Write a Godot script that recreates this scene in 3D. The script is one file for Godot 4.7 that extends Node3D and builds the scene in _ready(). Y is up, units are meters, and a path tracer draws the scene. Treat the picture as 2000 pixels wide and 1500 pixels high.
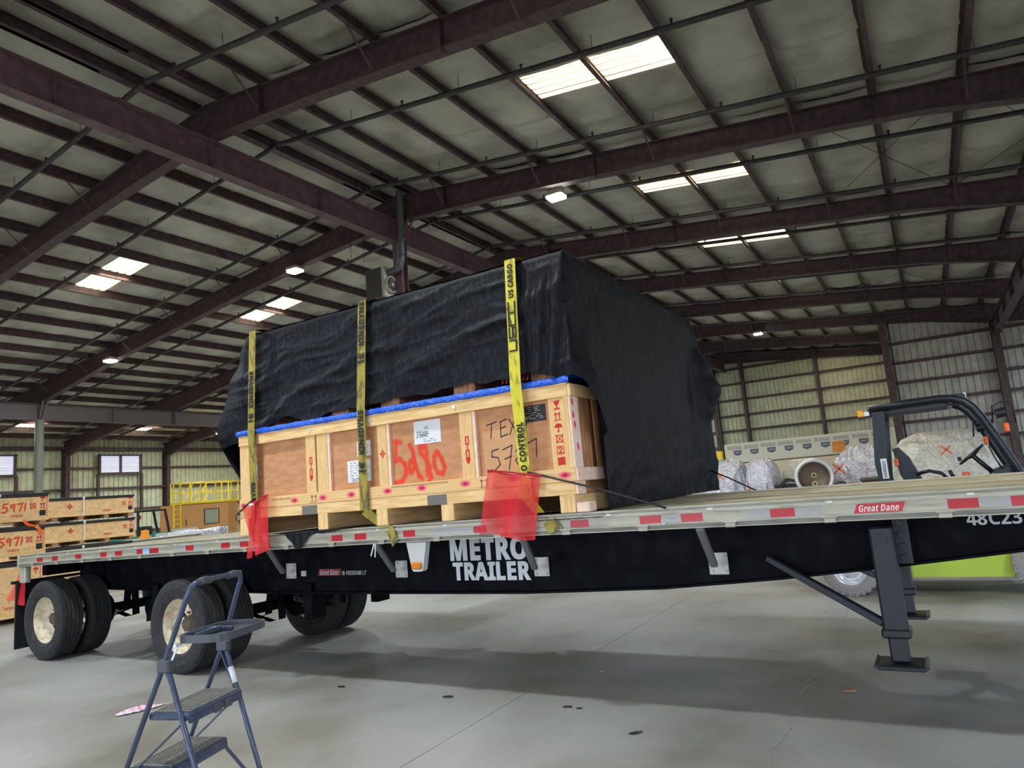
extends Node3D
# Warehouse with a loaded flatbed trailer. World: camera above (0, 0), -z runs along the building, +x along the trailer towards its front.

const BAY := 6.2824
const R1Z := -8.9657
const PUR := 1.524
const RIDGE_X := -12.3
const RIDGE_Y := 10.46
const SLOPE := 0.1236
const WALL_L := -43.8
const WALL_R := 18.9
const WALL_F := 13.0

var M := {}
var rng := RandomNumberGenerator.new()
var used := {}

# ------------------------------------------------------------------ geometry builder
class G:
	var st := SurfaceTool.new()
	var uo := Vector2.ZERO
	func _init() -> void:
		st.begin(Mesh.PRIMITIVE_TRIANGLES)
		st.set_smooth_group(-1)
	func smooth(on: bool) -> void:
		st.set_smooth_group(0 if on else -1)
	func v(p: Vector3, uv := Vector2.ZERO) -> void:
		st.set_uv(uv)
		st.add_vertex(p)
	func tri(a: Vector3, b: Vector3, c: Vector3, ua := Vector2.ZERO, ub := Vector2.ZERO, uc := Vector2.ZERO) -> void:
		v(a, ua); v(b, ub); v(c, uc)
	func quad(a: Vector3, b: Vector3, c: Vector3, d: Vector3, ua := Vector2(0, 0), ub := Vector2(1, 0), uc := Vector2(1, 1), ud := Vector2(0, 1)) -> void:
		tri(a, b, c, ua, ub, uc)
		tri(a, c, d, ua, uc, ud)
	# face given by corners, turned so that its front looks away from "inside"; uv in metres, u along "axis"
	func face(pts: Array, inside: Vector3, axis: Vector3) -> void:
		var c := Vector3.ZERO
		for p in pts: c += p
		c /= pts.size()
		var n: Vector3 = (pts[1] - pts[0]).cross(pts[2] - pts[0])
		if n.length() < 1e-12: return
		n = n.normalized()
		var q := pts.duplicate()
		if n.dot(c - inside) > 0.0: q.reverse()   # front faces run clockwise
		var ua := axis
		if absf(ua.dot(n)) > 0.9: ua = Vector3(axis.y, axis.z, axis.x)
		ua = (ua - n * ua.dot(n)).normalized()
		var va := n.cross(ua)
		for i in range(1, q.size() - 1):
			for k in [0, i, i + 1]:
				v(q[k], Vector2(q[k].dot(ua), q[k].dot(va)) + uo)
	func box(a: Vector3, b: Vector3, bev := 0.0, xf := Transform3D()) -> void:
		var lo := a.min(b)
		var hi := a.max(b)
		var s := hi - lo
		var ax := Vector3.RIGHT
		if s.y >= s.x and s.y >= s.z: ax = Vector3.UP
		elif s.z >= s.x: ax = Vector3.BACK
		ax = (xf.basis * ax).normalized()
		var ins := xf * ((lo + hi) * 0.5)
		var bv := minf(bev, minf(s.x, minf(s.y, s.z)) * 0.45)
		var dirs := [Vector3.RIGHT, Vector3.UP, Vector3.BACK]
		var mid := (lo + hi) * 0.5
		var h := s * 0.5
		for i in 3:
			var n: Vector3 = dirs[i]
			var u: Vector3 = dirs[(i + 1) % 3]
			var w: Vector3 = dirs[(i + 2) % 3]
			var hu := h[(i + 1) % 3] - bv
			var hw := h[(i + 2) % 3] - bv
			for sg in [-1.0, 1.0]:
				var o: Vector3 = mid + n * h[i] * sg
				face([xf * (o - u * hu - w * hw), xf * (o + u * hu - w * hw), xf * (o + u * hu + w * hw), xf * (o - u * hu + w * hw)], ins, ax)
			if bv > 0.0:
				for su in [-1.0, 1.0]:
					for sw in [-1.0, 1.0]:
						# edge running along n, between u and w faces
						var p1: Vector3 = mid + u * h[(i + 1) % 3] * su + w * hw * sw
						var p2: Vector3 = mid + u * hu * su + w * h[(i + 2) % 3] * sw
						var hn := h[i] - bv
						face([xf * (p1 - n * hn), xf * (p1 + n * hn), xf * (p2 + n * hn), xf * (p2 - n * hn)], ins, ax)
		if bv > 0.0:
			for sx in [-1.0, 1.0]:
				for sy in [-1.0, 1.0]:
					for sz in [-1.0, 1.0]:
						var k := Vector3(sx, sy, sz)
						face([xf * (mid + k * (h - Vector3(0, bv, bv))), xf * (mid + k * (h - Vector3(bv, 0, bv))), xf * (mid + k * (h - Vector3(bv, bv, 0)))], ins, ax)
	# square bar between two points
	func bar(p: Vector3, q: Vector3, w: float, t: float, bev := 0.0, up := Vector3.UP) -> void:
		var z := (q - p)
		var l := z.length()
		z = z.normalized()
		if absf(z.dot(up)) > 0.98: up = Vector3.RIGHT
		var x := up.cross(z).normalized()
		var y := z.cross(x)
		box(Vector3(-w / 2, -t / 2, 0), Vector3(w / 2, t / 2, l), bev, Transform3D(Basis(x, y, z), p))
	func ring(c: Vector3, x: Vector3, y: Vector3, r: float, n: int) -> PackedVector3Array:
		var o := PackedVector3Array()
		for i in n + 1:
			var a := TAU * i / n
			o.append(c + x * cos(a) * r + y * sin(a) * r)
		return o
	func skin(a: PackedVector3Array, b: PackedVector3Array, va := 0.0, vb := 1.0) -> void:
		var n := a.size() - 1
		for i in n:
			quad(a[i], b[i], b[i + 1], a[i + 1], Vector2(float(i) / n, va), Vector2(float(i) / n, vb), Vector2(float(i + 1) / n, vb), Vector2(float(i + 1) / n, va))
	func cyl(p: Vector3, q: Vector3, r0: float, r1 := -1.0, n := 12, caps := true) -> void:
		if r1 < 0.0: r1 = r0
		var z := (q - p).normalized()
		var up := Vector3.UP if absf(z.y) < 0.9 else Vector3.RIGHT
		var x := up.cross(z).normalized()
		var y := z.cross(x)
		var a := ring(p, x, y, r0, n)
		var b := ring(q, x, y, r1, n)
		smooth(true)
		skin(a, b)
		smooth(false)
		if caps:
			for i in n:
				tri(p, a[i], a[i + 1], Vector2(.5, .5), Vector2(0, 0), Vector2(1, 0))
				tri(q, b[i + 1], b[i], Vector2(.5, .5), Vector2(0, 0), Vector2(1, 0))
	func tube(path: Array, r: float, n := 8, flat := 1.0) -> void:
		smooth(true)
		var prev := PackedVector3Array()
		var side := Vector3.ZERO
		for i in path.size():
			var t: Vector3 = (path[mini(i + 1, path.size() - 1)] - path[maxi(i - 1, 0)]).normalized()
			if side == Vector3.ZERO:
				side = (Vector3.UP if absf(t.y) < 0.9 else Vector3.RIGHT).cross(t).normalized()
			side = (side - t * side.dot(t)).normalized()
			var y := t.cross(side)
			var rr := PackedVector3Array()
			for k in n + 1:
				var a := TAU * k / n
				rr.append(path[i] + side * cos(a) * r + y * sin(a) * r * flat)
			if i > 0: skin(prev, rr, float(i - 1), float(i))
			else:
				for k in n: tri(path[0], rr[k], rr[k + 1])
			prev = rr
		for k in n: tri(path[path.size() - 1], prev[k + 1], prev[k])
		smooth(false)
	# profile of (radius, along) turned about the z axis of xf
	func lathe(prof: Array, n: int, xf := Transform3D(), sm := false) -> void:
		smooth(sm)
		var rings := []
		for p in prof: rings.append(ring(xf * Vector3(0, 0, p.y), xf.basis.x, xf.basis.y, maxf(p.x, 1e-4), n))
		for i in prof.size() - 1: skin(rings[i + 1], rings[i], float(i), float(i + 1))
		smooth(false)
	# polygon (x, y) extruded along z of xf
	func prism(poly: PackedVector2Array, z0: float, z1: float, xf := Transform3D()) -> void:
		var idx := Geometry2D.triangulate_polygon(poly)
		var c := Vector2.ZERO
		for p in poly: c += p
		c /= poly.size()
		for z in [z0, z1]:
			for i in range(0, idx.size(), 3):
				var t := [Vector3(poly[idx[i]].x, poly[idx[i]].y, z), Vector3(poly[idx[i + 1]].x, poly[idx[i + 1]].y, z), Vector3(poly[idx[i + 2]].x, poly[idx[i + 2]].y, z)]
				var w := []
				for p in t: w.append(xf * p)
				face(w, xf * Vector3(t[0].x, t[0].y, (z0 + z1) / 2), xf.basis.x.normalized())
		var cw := Geometry2D.is_polygon_clockwise(poly)
		for i in poly.size():
			var a := poly[i]
			var b := poly[(i + 1) % poly.size()]
			var nrm := (b - a).orthogonal() * (1.0 if cw else -1.0)
			var m := (a + b) / 2 + nrm.normalized() * 0.001
			face([xf * Vector3(a.x, a.y, z0), xf * Vector3(b.x, b.y, z0), xf * Vector3(b.x, b.y, z1), xf * Vector3(a.x, a.y, z1)], xf * Vector3(m.x, m.y, (z0 + z1) / 2), xf.basis.z.normalized())
	# grid of points rows[j][i]
	func grid(rows: Array, us := 1.0, vs := 1.0) -> void:
		smooth(true)
		for j in rows.size() - 1:
			var a: PackedVector3Array = rows[j]
			var b: PackedVector3Array = rows[j + 1]
			for i in a.size() - 1:
				quad(a[i], a[i + 1], b[i + 1], b[i], Vector2(i * us, j * vs), Vector2((i + 1) * us, j * vs), Vector2((i + 1) * us, (j + 1) * vs), Vector2(i * us, (j + 1) * vs))
		smooth(false)
	# flat stroke of a width along 2D points, on the plane given by xf (x right, y up, z out)
	func stroke(pts: Array, w: float, xf := Transform3D(), th := 0.0015) -> void:
		for i in pts.size() - 1:
			var a: Vector2 = pts[i]
			var b: Vector2 = pts[i + 1]
			var d := (b - a).normalized() * w * 0.5
			var n := Vector2(-d.y, d.x)
			prism(PackedVector2Array([a - d * 0.6 + n, b + d * 0.6 + n, b + d * 0.6 - n, a - d * 0.6 - n]), 0.0, th, xf)
	func mesh(smoothed := true) -> ArrayMesh:
		st.generate_normals()
		return st.commit()

# ------------------------------------------------------------------ scene tree helpers
func numbered(n: String) -> String:
	var k: int = used.get(n, -1) + 1
	used[n] = k
	return n if k == 0 else "%s_%03d" % [n, k]

func thing(called: String, label: String, category: String, group := "") -> Node3D:
	var o := Node3D.new()
	o.name = numbered(called)
	add_child(o)
	o.set_meta("label", label)
	o.set_meta("category", category)
	if group: o.set_meta("group", group)
	return o

func struct(called: String, label := "") -> Node3D:
	var o := Node3D.new()
	o.name = numbered(called)
	add_child(o)
	o.set_meta("kind", "structure")
	if label: o.set_meta("label", label)
	return o

func put(called: String, m: Mesh, material: Material, parent: Node3D, label := "") -> MeshInstance3D:
	var o := MeshInstance3D.new()
	o.name = called
	o.mesh = m
	o.material_override = material
	parent.add_child(o, true)
	if label: o.set_meta("label", label)
	return o

func part(called: String, g: G, material: Material, parent: Node3D, label := "") -> MeshInstance3D:
	return put(called, g.mesh(), material, parent, label)

func boxpart(called: String, a: Vector3, b: Vector3, bev: float, material: Material, parent: Node3D) -> MeshInstance3D:
	var g := G.new()
	g.uo = Vector2(rng.randf() * 5.0, rng.randf() * 5.0)
	g.box(a, b, bev)
	return part(called, g, material, parent)

func group_part(called: String, parent: Node3D) -> Node3D:
	var o := Node3D.new()
	o.name = called
	parent.add_child(o, true)
	return o

# parts were built in world coordinates: move the thing's origin to its base
func rebase(t: Node3D, base: Vector3) -> Node3D:
	t.position = base
	for c in t.get_children(): c.position -= base
	return t

func dup(t: Node3D, called: String, at: Vector3, label := "", turn := 0.0) -> Node3D:
	var r: Node3D = t.duplicate()
	r.name = numbered(called)
	add_child(r)
	r.position = at
	r.rotation.y = turn
	if label: r.set_meta("label", label)
	return r

func col(r: int, g: int, b: int) -> Color:
	return Color8(r, g, b)

func noise_tex(freq: float, cols: Array, size := 512, oct := 4, kind := FastNoiseLite.TYPE_SIMPLEX_SMOOTH, offs := [], seed_ := 1, normal := false, bump := 4.0, h := 0) -> NoiseTexture2D:
	var t := NoiseTexture2D.new()
	var n := FastNoiseLite.new()
	n.noise_type = kind
	n.frequency = freq
	n.fractal_octaves = oct
	n.seed = seed_
	t.noise = n
	t.width = size
	t.height = h if h > 0 else size
	t.seamless = true
	if normal:
		t.as_normal_map = true
		t.bump_strength = bump
	else:
		var gr := Gradient.new()
		var of := PackedFloat32Array()
		var cs := PackedColorArray()
		for i in cols.size():
			of.append(offs[i] if offs.size() else float(i) / (cols.size() - 1))
			cs.append(cols[i])
		gr.offsets = of
		gr.colors = cs
		t.color_ramp = gr
	return t

func mat(c: Color, rough := 0.7, metal := 0.0) -> StandardMaterial3D:
	var m := StandardMaterial3D.new()
	m.albedo_color = c
	m.roughness = rough
	m.metallic = metal
	return m

func tmat(tex: Texture2D, rough := 0.7, scale := Vector3.ONE, tri := true, metal := 0.0, nrm: Texture2D = null, nscale := 1.0) -> StandardMaterial3D:
	var m := mat(Color.WHITE, rough, metal)
	m.albedo_texture = tex
	m.uv1_scale = scale
	m.uv1_triplanar = tri
	if nrm:
		m.normal_enabled = true
		m.normal_texture = nrm
		m.normal_scale = nscale
	return m

func glow(c: Color, e: float) -> StandardMaterial3D:
	var m := mat(c, 0.5)
	m.emission_enabled = true
	m.emission = c
	m.emission_energy_multiplier = e
	return m

func roof_y(x: float) -> float:   # rafter top = purlin bottom
	return RIDGE_Y - SLOPE * absf(x - RIDGE_X)

func raf(i: int) -> float:
	return R1Z - BAY * (i - 1)

# lettering fitted to a width and height on the plane xf (x along the text, y up, z out); origin at its lower left
func lettering(s: String, w: float, h: float, xf: Transform3D, material: Material, parent: Node3D, bold := true, called := "lettering", slant := 0.0, serif := false) -> MeshInstance3D:
	var t := TextMesh.new()
	var f := SystemFont.new()
	f.font_names = PackedStringArray(["Droid Serif" if serif else "Droid Sans"])
	f.font_weight = 700 if bold else 400
	if bold and s in ["METRO", "TRAILER", "KINEDYNE", "US CARGO", "O CONTROL"]:
		var fv := FontVariation.new()
		fv.base_font = f
		fv.variation_embolden = 0.9
		t.font = fv
	else: t.font = f
	t.text = s
	t.font_size = 48
	t.pixel_size = 0.01
	t.depth = 0.02
	t.curve_step = 2.0
	t.horizontal_alignment = HORIZONTAL_ALIGNMENT_LEFT
	t.vertical_alignment = VERTICAL_ALIGNMENT_BOTTOM
	var bb := t.get_aabb()
	var o := put(called, t, material, parent)
	var sx := w / maxf(bb.size.x, 0.001)
	var sy := h / maxf(bb.size.y, 0.001)
	var b := Basis(Vector3(sx, 0, 0), Vector3(slant * sy, sy, 0), Vector3(0, 0, 0.08))
	o.transform = xf * Transform3D(b, -(b * bb.position) + Vector3(0, 0, 0.0))
	return o

func xfz(p: Vector3) -> Transform3D: return Transform3D(Basis(), p)                     # plane facing +z
func xfx(p: Vector3) -> Transform3D: return Transform3D(Basis(Vector3(0, 0, -1), Vector3.UP, Vector3.RIGHT), p)   # plane facing +x

# soft strokes laid into an image (flat print: stamps, marker, spray paint)
func paint(img: Image, pts: Array, r: float, soft: float, c: Color) -> void:
	var W := img.get_width()
	var H := img.get_height()
	for i in pts.size() - 1:
		var a: Vector2 = pts[i]
		var b: Vector2 = pts[i + 1]
		var rr := r + soft
		for y in range(maxi(0, int(minf(a.y, b.y) - rr)), mini(H, int(maxf(a.y, b.y) + rr) + 1)):
			for x in range(maxi(0, int(minf(a.x, b.x) - rr)), mini(W, int(maxf(a.x, b.x) + rr) + 1)):
				var p := Vector2(x, y)
				var d := p.distance_to(Geometry2D.get_closest_point_to_segment(p, a, b))
				var k := clampf((rr - d) / maxf(soft, 0.001), 0.0, 1.0) * c.a
				if k > 0.0:
					var o := img.get_pixel(x, y)
					img.set_pixel(x, y, o.lerp(Color(c.r, c.g, c.b), k * k * (3.0 - 2.0 * k) if soft > 2.0 else k))

func arc(c: Vector2, rx: float, ry: float, a0: float, a1: float, n := 10) -> Array:
	var o := []
	for i in n + 1:
		var a := deg_to_rad(lerpf(a0, a1, float(i) / n))
		o.append(c + Vector2(cos(a) * rx, sin(a) * ry))
	return o

func wood_image(w: int, h: int, base: Color, dark: Color, seed_: int, fu: float, fv: float) -> Image:
	var n := FastNoiseLite.new()
	n.seed = seed_
	n.frequency = 1.0
	n.fractal_octaves = 4
	var img := Image.create(w, h, false, Image.FORMAT_RGB8)
	for y in h:
		for x in w:
			var k := 0.5 + 0.5 * n.get_noise_2d(x * fu, y * fv)
			img.set_pixel(x, y, base.lerp(dark, clampf(k * 1.3 - 0.25, 0, 1)))
	return img

func img_mat(img: Image, rough := 0.75) -> StandardMaterial3D:
	img.generate_mipmaps()
	var m := mat(Color.WHITE, rough)
	m.albedo_texture = ImageTexture.create_from_image(img)
	return m

# ------------------------------------------------------------------ materials
func make_materials() -> void:
	var steel := noise_tex(0.02, [col(58, 44, 46), col(74, 56, 58), col(86, 66, 66)], 256, 4, FastNoiseLite.TYPE_SIMPLEX_SMOOTH, [0.2, 0.55, 0.9], 3)
	M.steel = tmat(steel, 0.6, Vector3.ONE * 0.6)
	M.girder = tmat(noise_tex(0.02, [col(88, 64, 72), col(102, 76, 84), col(112, 86, 92)], 256, 4, FastNoiseLite.TYPE_SIMPLEX_SMOOTH, [0.2, 0.55, 0.9], 5), 0.6, Vector3.ONE * 0.5)
	M.girder_brown = mat(col(92, 80, 78), 0.6)
	M.post_grey = mat(col(112, 112, 100), 0.6)
	M.pipe = tmat(noise_tex(0.03, [col(44, 42, 45), col(60, 55, 55), col(80, 68, 62)], 256, 4, FastNoiseLite.TYPE_SIMPLEX_SMOOTH, [0.3, 0.6, 0.95], 6), 0.55, Vector3.ONE)
	var ins := noise_tex(0.006, [col(146, 142, 130), col(176, 173, 160), col(192, 189, 177)], 512, 4, FastNoiseLite.TYPE_SIMPLEX_SMOOTH, [0.15, 0.5, 0.85], 7)
	var insn := noise_tex(0.03, [], 512, 4, FastNoiseLite.TYPE_SIMPLEX_SMOOTH, [], 8, true, 6.0)
	M.insul = tmat(ins, 0.6, Vector3.ONE * 0.15, true, 0.0, insn, 0.3)
	M.insul.uv1_world_triplanar = true
	M.roofdeck = mat(col(150, 146, 130), 0.9)
	var fl := noise_tex(0.004, [col(116, 110, 100), col(142, 139, 132), col(156, 155, 151), col(168, 168, 166)], 1024, 8, FastNoiseLite.TYPE_SIMPLEX_SMOOTH, [0.14, 0.38, 0.6, 0.92], 11)
	M.floor = tmat(fl, 0.6, Vector3(0.09, 0.09, 0.09))
	M.floor.uv1_world_triplanar = true
	M.floor.normal_enabled = true
	M.floor.normal_texture = noise_tex(0.03, [], 1024, 6, FastNoiseLite.TYPE_SIMPLEX, [], 12, true, 2.0)
	M.floor.normal_scale = 0.2
	M.green_panel = tmat(noise_tex(0.01, [col(180, 182, 152), col(194, 197, 166), col(200, 203, 174)], 512, 4, FastNoiseLite.TYPE_SIMPLEX_SMOOTH, [0.2, 0.5, 0.9], 15), 0.55, Vector3.ONE * 0.3)
	M.green_panel.uv1_world_triplanar = true
	M.grey_panel = tmat(noise_tex(0.01, [col(164, 162, 154), col(178, 176, 171), col(186, 184, 179)], 512, 4, FastNoiseLite.TYPE_SIMPLEX_SMOOTH, [0.2, 0.5, 0.9], 16), 0.55, Vector3.ONE * 0.3)
	M.grey_panel.uv1_world_triplanar = true
	M.mortar = tmat(noise_tex(0.02, [col(132, 129, 122), col(154, 152, 148), col(164, 163, 161)], 1024, 8, FastNoiseLite.TYPE_SIMPLEX_SMOOTH, [0.2, 0.5, 0.9], 14), 0.75, Vector3.ONE * 0.15)
	M.mortar.uv1_world_triplanar = true
	M.concrete = mat(col(150, 148, 140), 0.85)
	# timber: grain along u
	M.lumber = tmat(noise_tex(0.012, [col(222, 176, 116), col(236, 196, 136), col(242, 206, 150)], 512, 5, FastNoiseLite.TYPE_SIMPLEX_SMOOTH, [0.2, 0.55, 0.9], 21), 0.7, Vector3(0.35, 3.2, 1), false)
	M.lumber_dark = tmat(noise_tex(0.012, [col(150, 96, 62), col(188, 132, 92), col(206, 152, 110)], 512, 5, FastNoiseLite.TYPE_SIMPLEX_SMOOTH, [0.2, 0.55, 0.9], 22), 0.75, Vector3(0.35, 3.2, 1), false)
	M.lit_side_wood = tmat(noise_tex(0.02, [col(238, 200, 174), col(250, 220, 200)], 256, 4, FastNoiseLite.TYPE_SIMPLEX_SMOOTH, [0.2, 0.9], 23), 0.75, Vector3(2.0, 6.0, 1), false)  # paler wood for right-hand faces, light from the right put into the colour
	M.plywood = tmat(noise_tex(0.01, [col(172, 116, 76), col(190, 134, 90), col(200, 146, 102)], 512, 5, FastNoiseLite.TYPE_SIMPLEX_SMOOTH, [0.2, 0.55, 0.9], 24), 0.7, Vector3(0.5, 1.8, 1), false)
	M.osb = tmat(noise_tex(0.015, [col(214, 162, 104), col(232, 186, 126), col(240, 200, 146)], 512, 5, FastNoiseLite.TYPE_SIMPLEX, [0.2, 0.5, 0.9], 25), 0.75, Vector3(0.8, 0.8, 1), false)
	M.black_paint = tmat(noise_tex(0.02, [col(11, 12, 15), col(16, 18, 22), col(26, 27, 30)], 256, 5, FastNoiseLite.TYPE_SIMPLEX_SMOOTH, [0.2, 0.6, 0.98], 26), 0.45, Vector3.ONE * 0.7)
	M.black_paint.metallic_specular = 0.14
	M.rubber = tmat(noise_tex(0.02, [col(34, 34, 35), col(44, 44, 44), col(66, 65, 63)], 512, 6, FastNoiseLite.TYPE_SIMPLEX_SMOOTH, [0.2, 0.6, 0.95], 27), 0.85, Vector3.ONE * 1.2)
	M.rim = tmat(noise_tex(0.02, [col(176, 140, 100), col(222, 210, 182), col(234, 226, 204)], 256, 5, FastNoiseLite.TYPE_SIMPLEX_SMOOTH, [0.12, 0.36, 0.8], 28), 0.5, Vector3.ONE * 2.0)
	M.hub = mat(col(92, 78, 62), 0.6)
	M.leg_paint = mat(col(30, 33, 38), 0.45)
	M.alu = tmat(noise_tex(0.02, [col(150, 144, 124), col(172, 167, 148), col(182, 177, 158)], 512, 4, FastNoiseLite.TYPE_SIMPLEX_SMOOTH, [0.1, 0.4, 0.9], 29), 0.5, Vector3(0.25, 2.0, 1), false, 0.15)
	M.alu_dirty = tmat(noise_tex(0.02, [col(104, 100, 90), col(134, 131, 120), col(146, 143, 130)], 512, 4, FastNoiseLite.TYPE_SIMPLEX_SMOOTH, [0.1, 0.45, 0.9], 32), 0.55, Vector3(0.3, 2.0, 1), false, 0.1)
	M.bracket = mat(col(128, 125, 126), 0.5, 0.1)
	M.plate = mat(col(186, 182, 174), 0.45, 0.2)
	M.deck_alu = tmat(noise_tex(0.02, [col(160, 158, 132), col(196, 194, 166)], 256, 4, FastNoiseLite.TYPE_SIMPLEX_SMOOTH, [0.2, 0.9], 30), 0.55, Vector3(0.5, 3, 1), false, 0.1)
	M.deck_wood = tmat(noise_tex(0.012, [col(150, 122, 86), col(188, 160, 118)], 512, 5, FastNoiseLite.TYPE_SIMPLEX_SMOOTH, [0.2, 0.9], 31), 0.75, Vector3(0.3, 3, 1), false)
	M.red_tape = mat(col(186, 24, 36), 0.35)
	M.white_tape = mat(col(164, 164, 160), 0.4)
	M.blue_white_tape = mat(col(150, 205, 245), 0.3)
	M.white_letter = mat(col(206, 206, 206), 0.5)
	M.red_plate = mat(col(200, 28, 40), 0.4)
	M.amber = mat(col(214, 120, 24), 0.25)
	M.white_plastic = mat(col(214, 212, 206), 0.45)
	M.tarp = tmat(noise_tex(0.03, [col(17, 18, 21), col(25, 27, 33), col(42, 45, 55)], 512, 5, FastNoiseLite.TYPE_SIMPLEX, [0.2, 0.6, 0.98], 33), 0.5, Vector3(1.2, 0.35, 1.2), true, 0.0, noise_tex(0.06, [], 512, 4, FastNoiseLite.TYPE_SIMPLEX, [], 34, true, 4.0), 0.25)
	M.tarp.metallic_specular = 0.25
	M.blue_tarp = mat(col(22, 92, 214), 0.35)
	M.blue_tarp.normal_enabled = true
	M.blue_tarp.normal_texture = noise_tex(0.03, [], 256, 4, FastNoiseLite.TYPE_SIMPLEX, [], 35, true, 10.0)
	M.blue_tarp.uv1_triplanar = true
	M.blue_tarp.uv1_scale = Vector3.ONE * 3.0
	M.strap = tmat(noise_tex(0.02, [col(96, 88, 56), col(150, 134, 48), col(168, 150, 56)], 256, 5, FastNoiseLite.TYPE_SIMPLEX, [0.22, 0.45, 0.9], 36), 0.7, Vector3(3, 1, 3), true)
	M.strap_new = tmat(noise_tex(0.02, [col(150, 138, 54), col(214, 200, 40), col(224, 212, 62)], 256, 5, FastNoiseLite.TYPE_SIMPLEX, [0.16, 0.4, 0.9], 37), 0.6, Vector3(3, 1, 3), true)
	M.ink = mat(col(28, 27, 26), 0.6)
	M.ink_soft = mat(col(80, 66, 52), 0.7)
	M.flag = mat(Color(0.9, 0.1, 0.16, 0.68), 0.6)
	M.flag.transparency = BaseMaterial3D.TRANSPARENCY_ALPHA
	M.cord = mat(col(28, 28, 30), 0.5)
	M.ladder = tmat(noise_tex(0.02, [col(64, 71, 90), col(80, 89, 114)], 256, 4, FastNoiseLite.TYPE_SIMPLEX_SMOOTH, [0.2, 0.9], 38), 0.28, Vector3.ONE * 2.0, true, 0.15)
	M.ladder_plastic = mat(col(74, 76, 82), 0.38)
	M.tread = tmat(noise_tex(0.05, [col(104, 102, 98), col(140, 138, 132)], 256, 4, FastNoiseLite.TYPE_SIMPLEX, [0.2, 0.9], 39), 0.8, Vector3.ONE * 4.0)
	M.lime = mat(col(176, 200, 60), 0.4)
	M.fork_black = mat(col(26, 32, 42), 0.35, 0.1)
	M.grey_tyre = mat(col(150, 144, 142), 0.85)
	M.chrome = mat(col(226, 229, 232), 0.28, 0.3)
	M.orange = mat(col(240, 96, 28), 0.4)
	M.yellow = mat(col(236, 206, 22), 0.45)
	M.teal = mat(col(28, 140, 112), 0.45)
	M.white_paper = mat(col(226, 226, 228), 0.8)
	M.foil = tmat(noise_tex(0.02, [col(206, 208, 220), col(232, 234, 242)], 256, 4, FastNoiseLite.TYPE_SIMPLEX, [0.2, 0.9], 40), 0.26, Vector3.ONE * 1.0, true, 0.45, noise_tex(0.018, [], 512, 4, FastNoiseLite.TYPE_SIMPLEX, [], 41, true, 14.0), 1.2)
	M.foil_dull = tmat(noise_tex(0.02, [col(196, 192, 180), col(224, 220, 208)], 256, 4, FastNoiseLite.TYPE_SIMPLEX, [0.2, 0.9], 42), 0.45, Vector3.ONE * 1.0, true, 0.3, noise_tex(0.018, [], 512, 4, FastNoiseLite.TYPE_SIMPLEX, [], 43, true, 12.0), 1.0)
	M.cardboard = mat(col(198, 144, 88), 0.8)
	M.heater = mat(col(58, 56, 60), 0.5)
	M.heater_face = mat(col(176, 172, 160), 0.5, 0.3)
	M.flue = mat(col(96, 100, 108), 0.45, 0.5)
	M.skylight = glow(Color(1.0, 0.97, 0.90), 2.6)
	var sk := Image.create(64, 64, false, Image.FORMAT_RGB8)
	for y in 64:
		for x in 64:
			var dark := 0.3 if x % 13 < 1 else (1.0 if (x * 7 + y * 3) % 11 > 1 else 0.8)
			sk.set_pixel(x, y, Color(dark, dark * (0.97 if (x / 16) % 2 == 0 else 0.93), dark * (0.92 if (x / 16) % 2 == 0 else 0.8)))
	M.skylight.emission_operator = BaseMaterial3D.EMISSION_OP_MULTIPLY
	M.skylight.emission_texture = ImageTexture.create_from_image(sk)
	M.lamp_glow = glow(Color(1.0, 1.0, 0.97), 60.0)
	M.louver = glow(Color(0.84, 0.85, 0.94), 0.75)

# ------------------------------------------------------------------ main
func _ready() -> void:
	rng.seed = 20
	var cam := Camera3D.new()
	cam.name = "camera"
	cam.position = Vector3(0, 1.68, 0)
	cam.rotation_degrees = Vector3(8.604, 30.467, -4.788)
	cam.fov = 58.08
	cam.near = 0.05
	cam.far = 300.0
	add_child(cam)
	cam.current = true
	var we := WorldEnvironment.new()
	we.name = "world_environment"
	var e := Environment.new()
	e.background_mode = Environment.BG_SKY
	var sky := Sky.new()
	var sm := ProceduralSkyMaterial.new()
	sm.sky_top_color = Color(0.62, 0.74, 0.92)
	sm.sky_horizon_color = Color(0.86, 0.9, 0.95)
	sm.ground_bottom_color = Color(0.5, 0.49, 0.46)
	sm.ground_horizon_color = Color(0.7, 0.7, 0.68)
	sm.sky_energy_multiplier = 1.0
	sky.sky_material = sm
	e.sky = sky
	e.background_energy_multiplier = 10.0
	e.tonemap_mode = Environment.TONE_MAPPER_LINEAR
	e.tonemap_exposure = 1.08
	e.sdfgi_enabled = true
	e.ssao_enabled = true
	e.ssil_enabled = true
	we.environment = e
	add_child(we)
	make_materials()
	build_lamps()
	build_shell()
	build_roof()
	build_pipes()
	build_heater()
	build_trailer()
	build_load()
	build_flags()
	build_ladder()
	build_forklift()
	build_left_background()
	build_right_background()
	build_floor_bits()

func area(at: Vector3, size: Vector2, energy: float, c: Color, called: String, parent: Node3D) -> void:
	var l := AreaLight3D.new()
	l.name = called
	l.area_size = size
	l.light_energy = energy
	l.light_color = c
	l.area_range = 90.0
	l.area_attenuation = 2.0
	l.shadow_enabled = true
	parent.add_child(l, true)
	l.position = at
	l.rotation_degrees = Vector3(-90, 0, 0)

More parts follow.
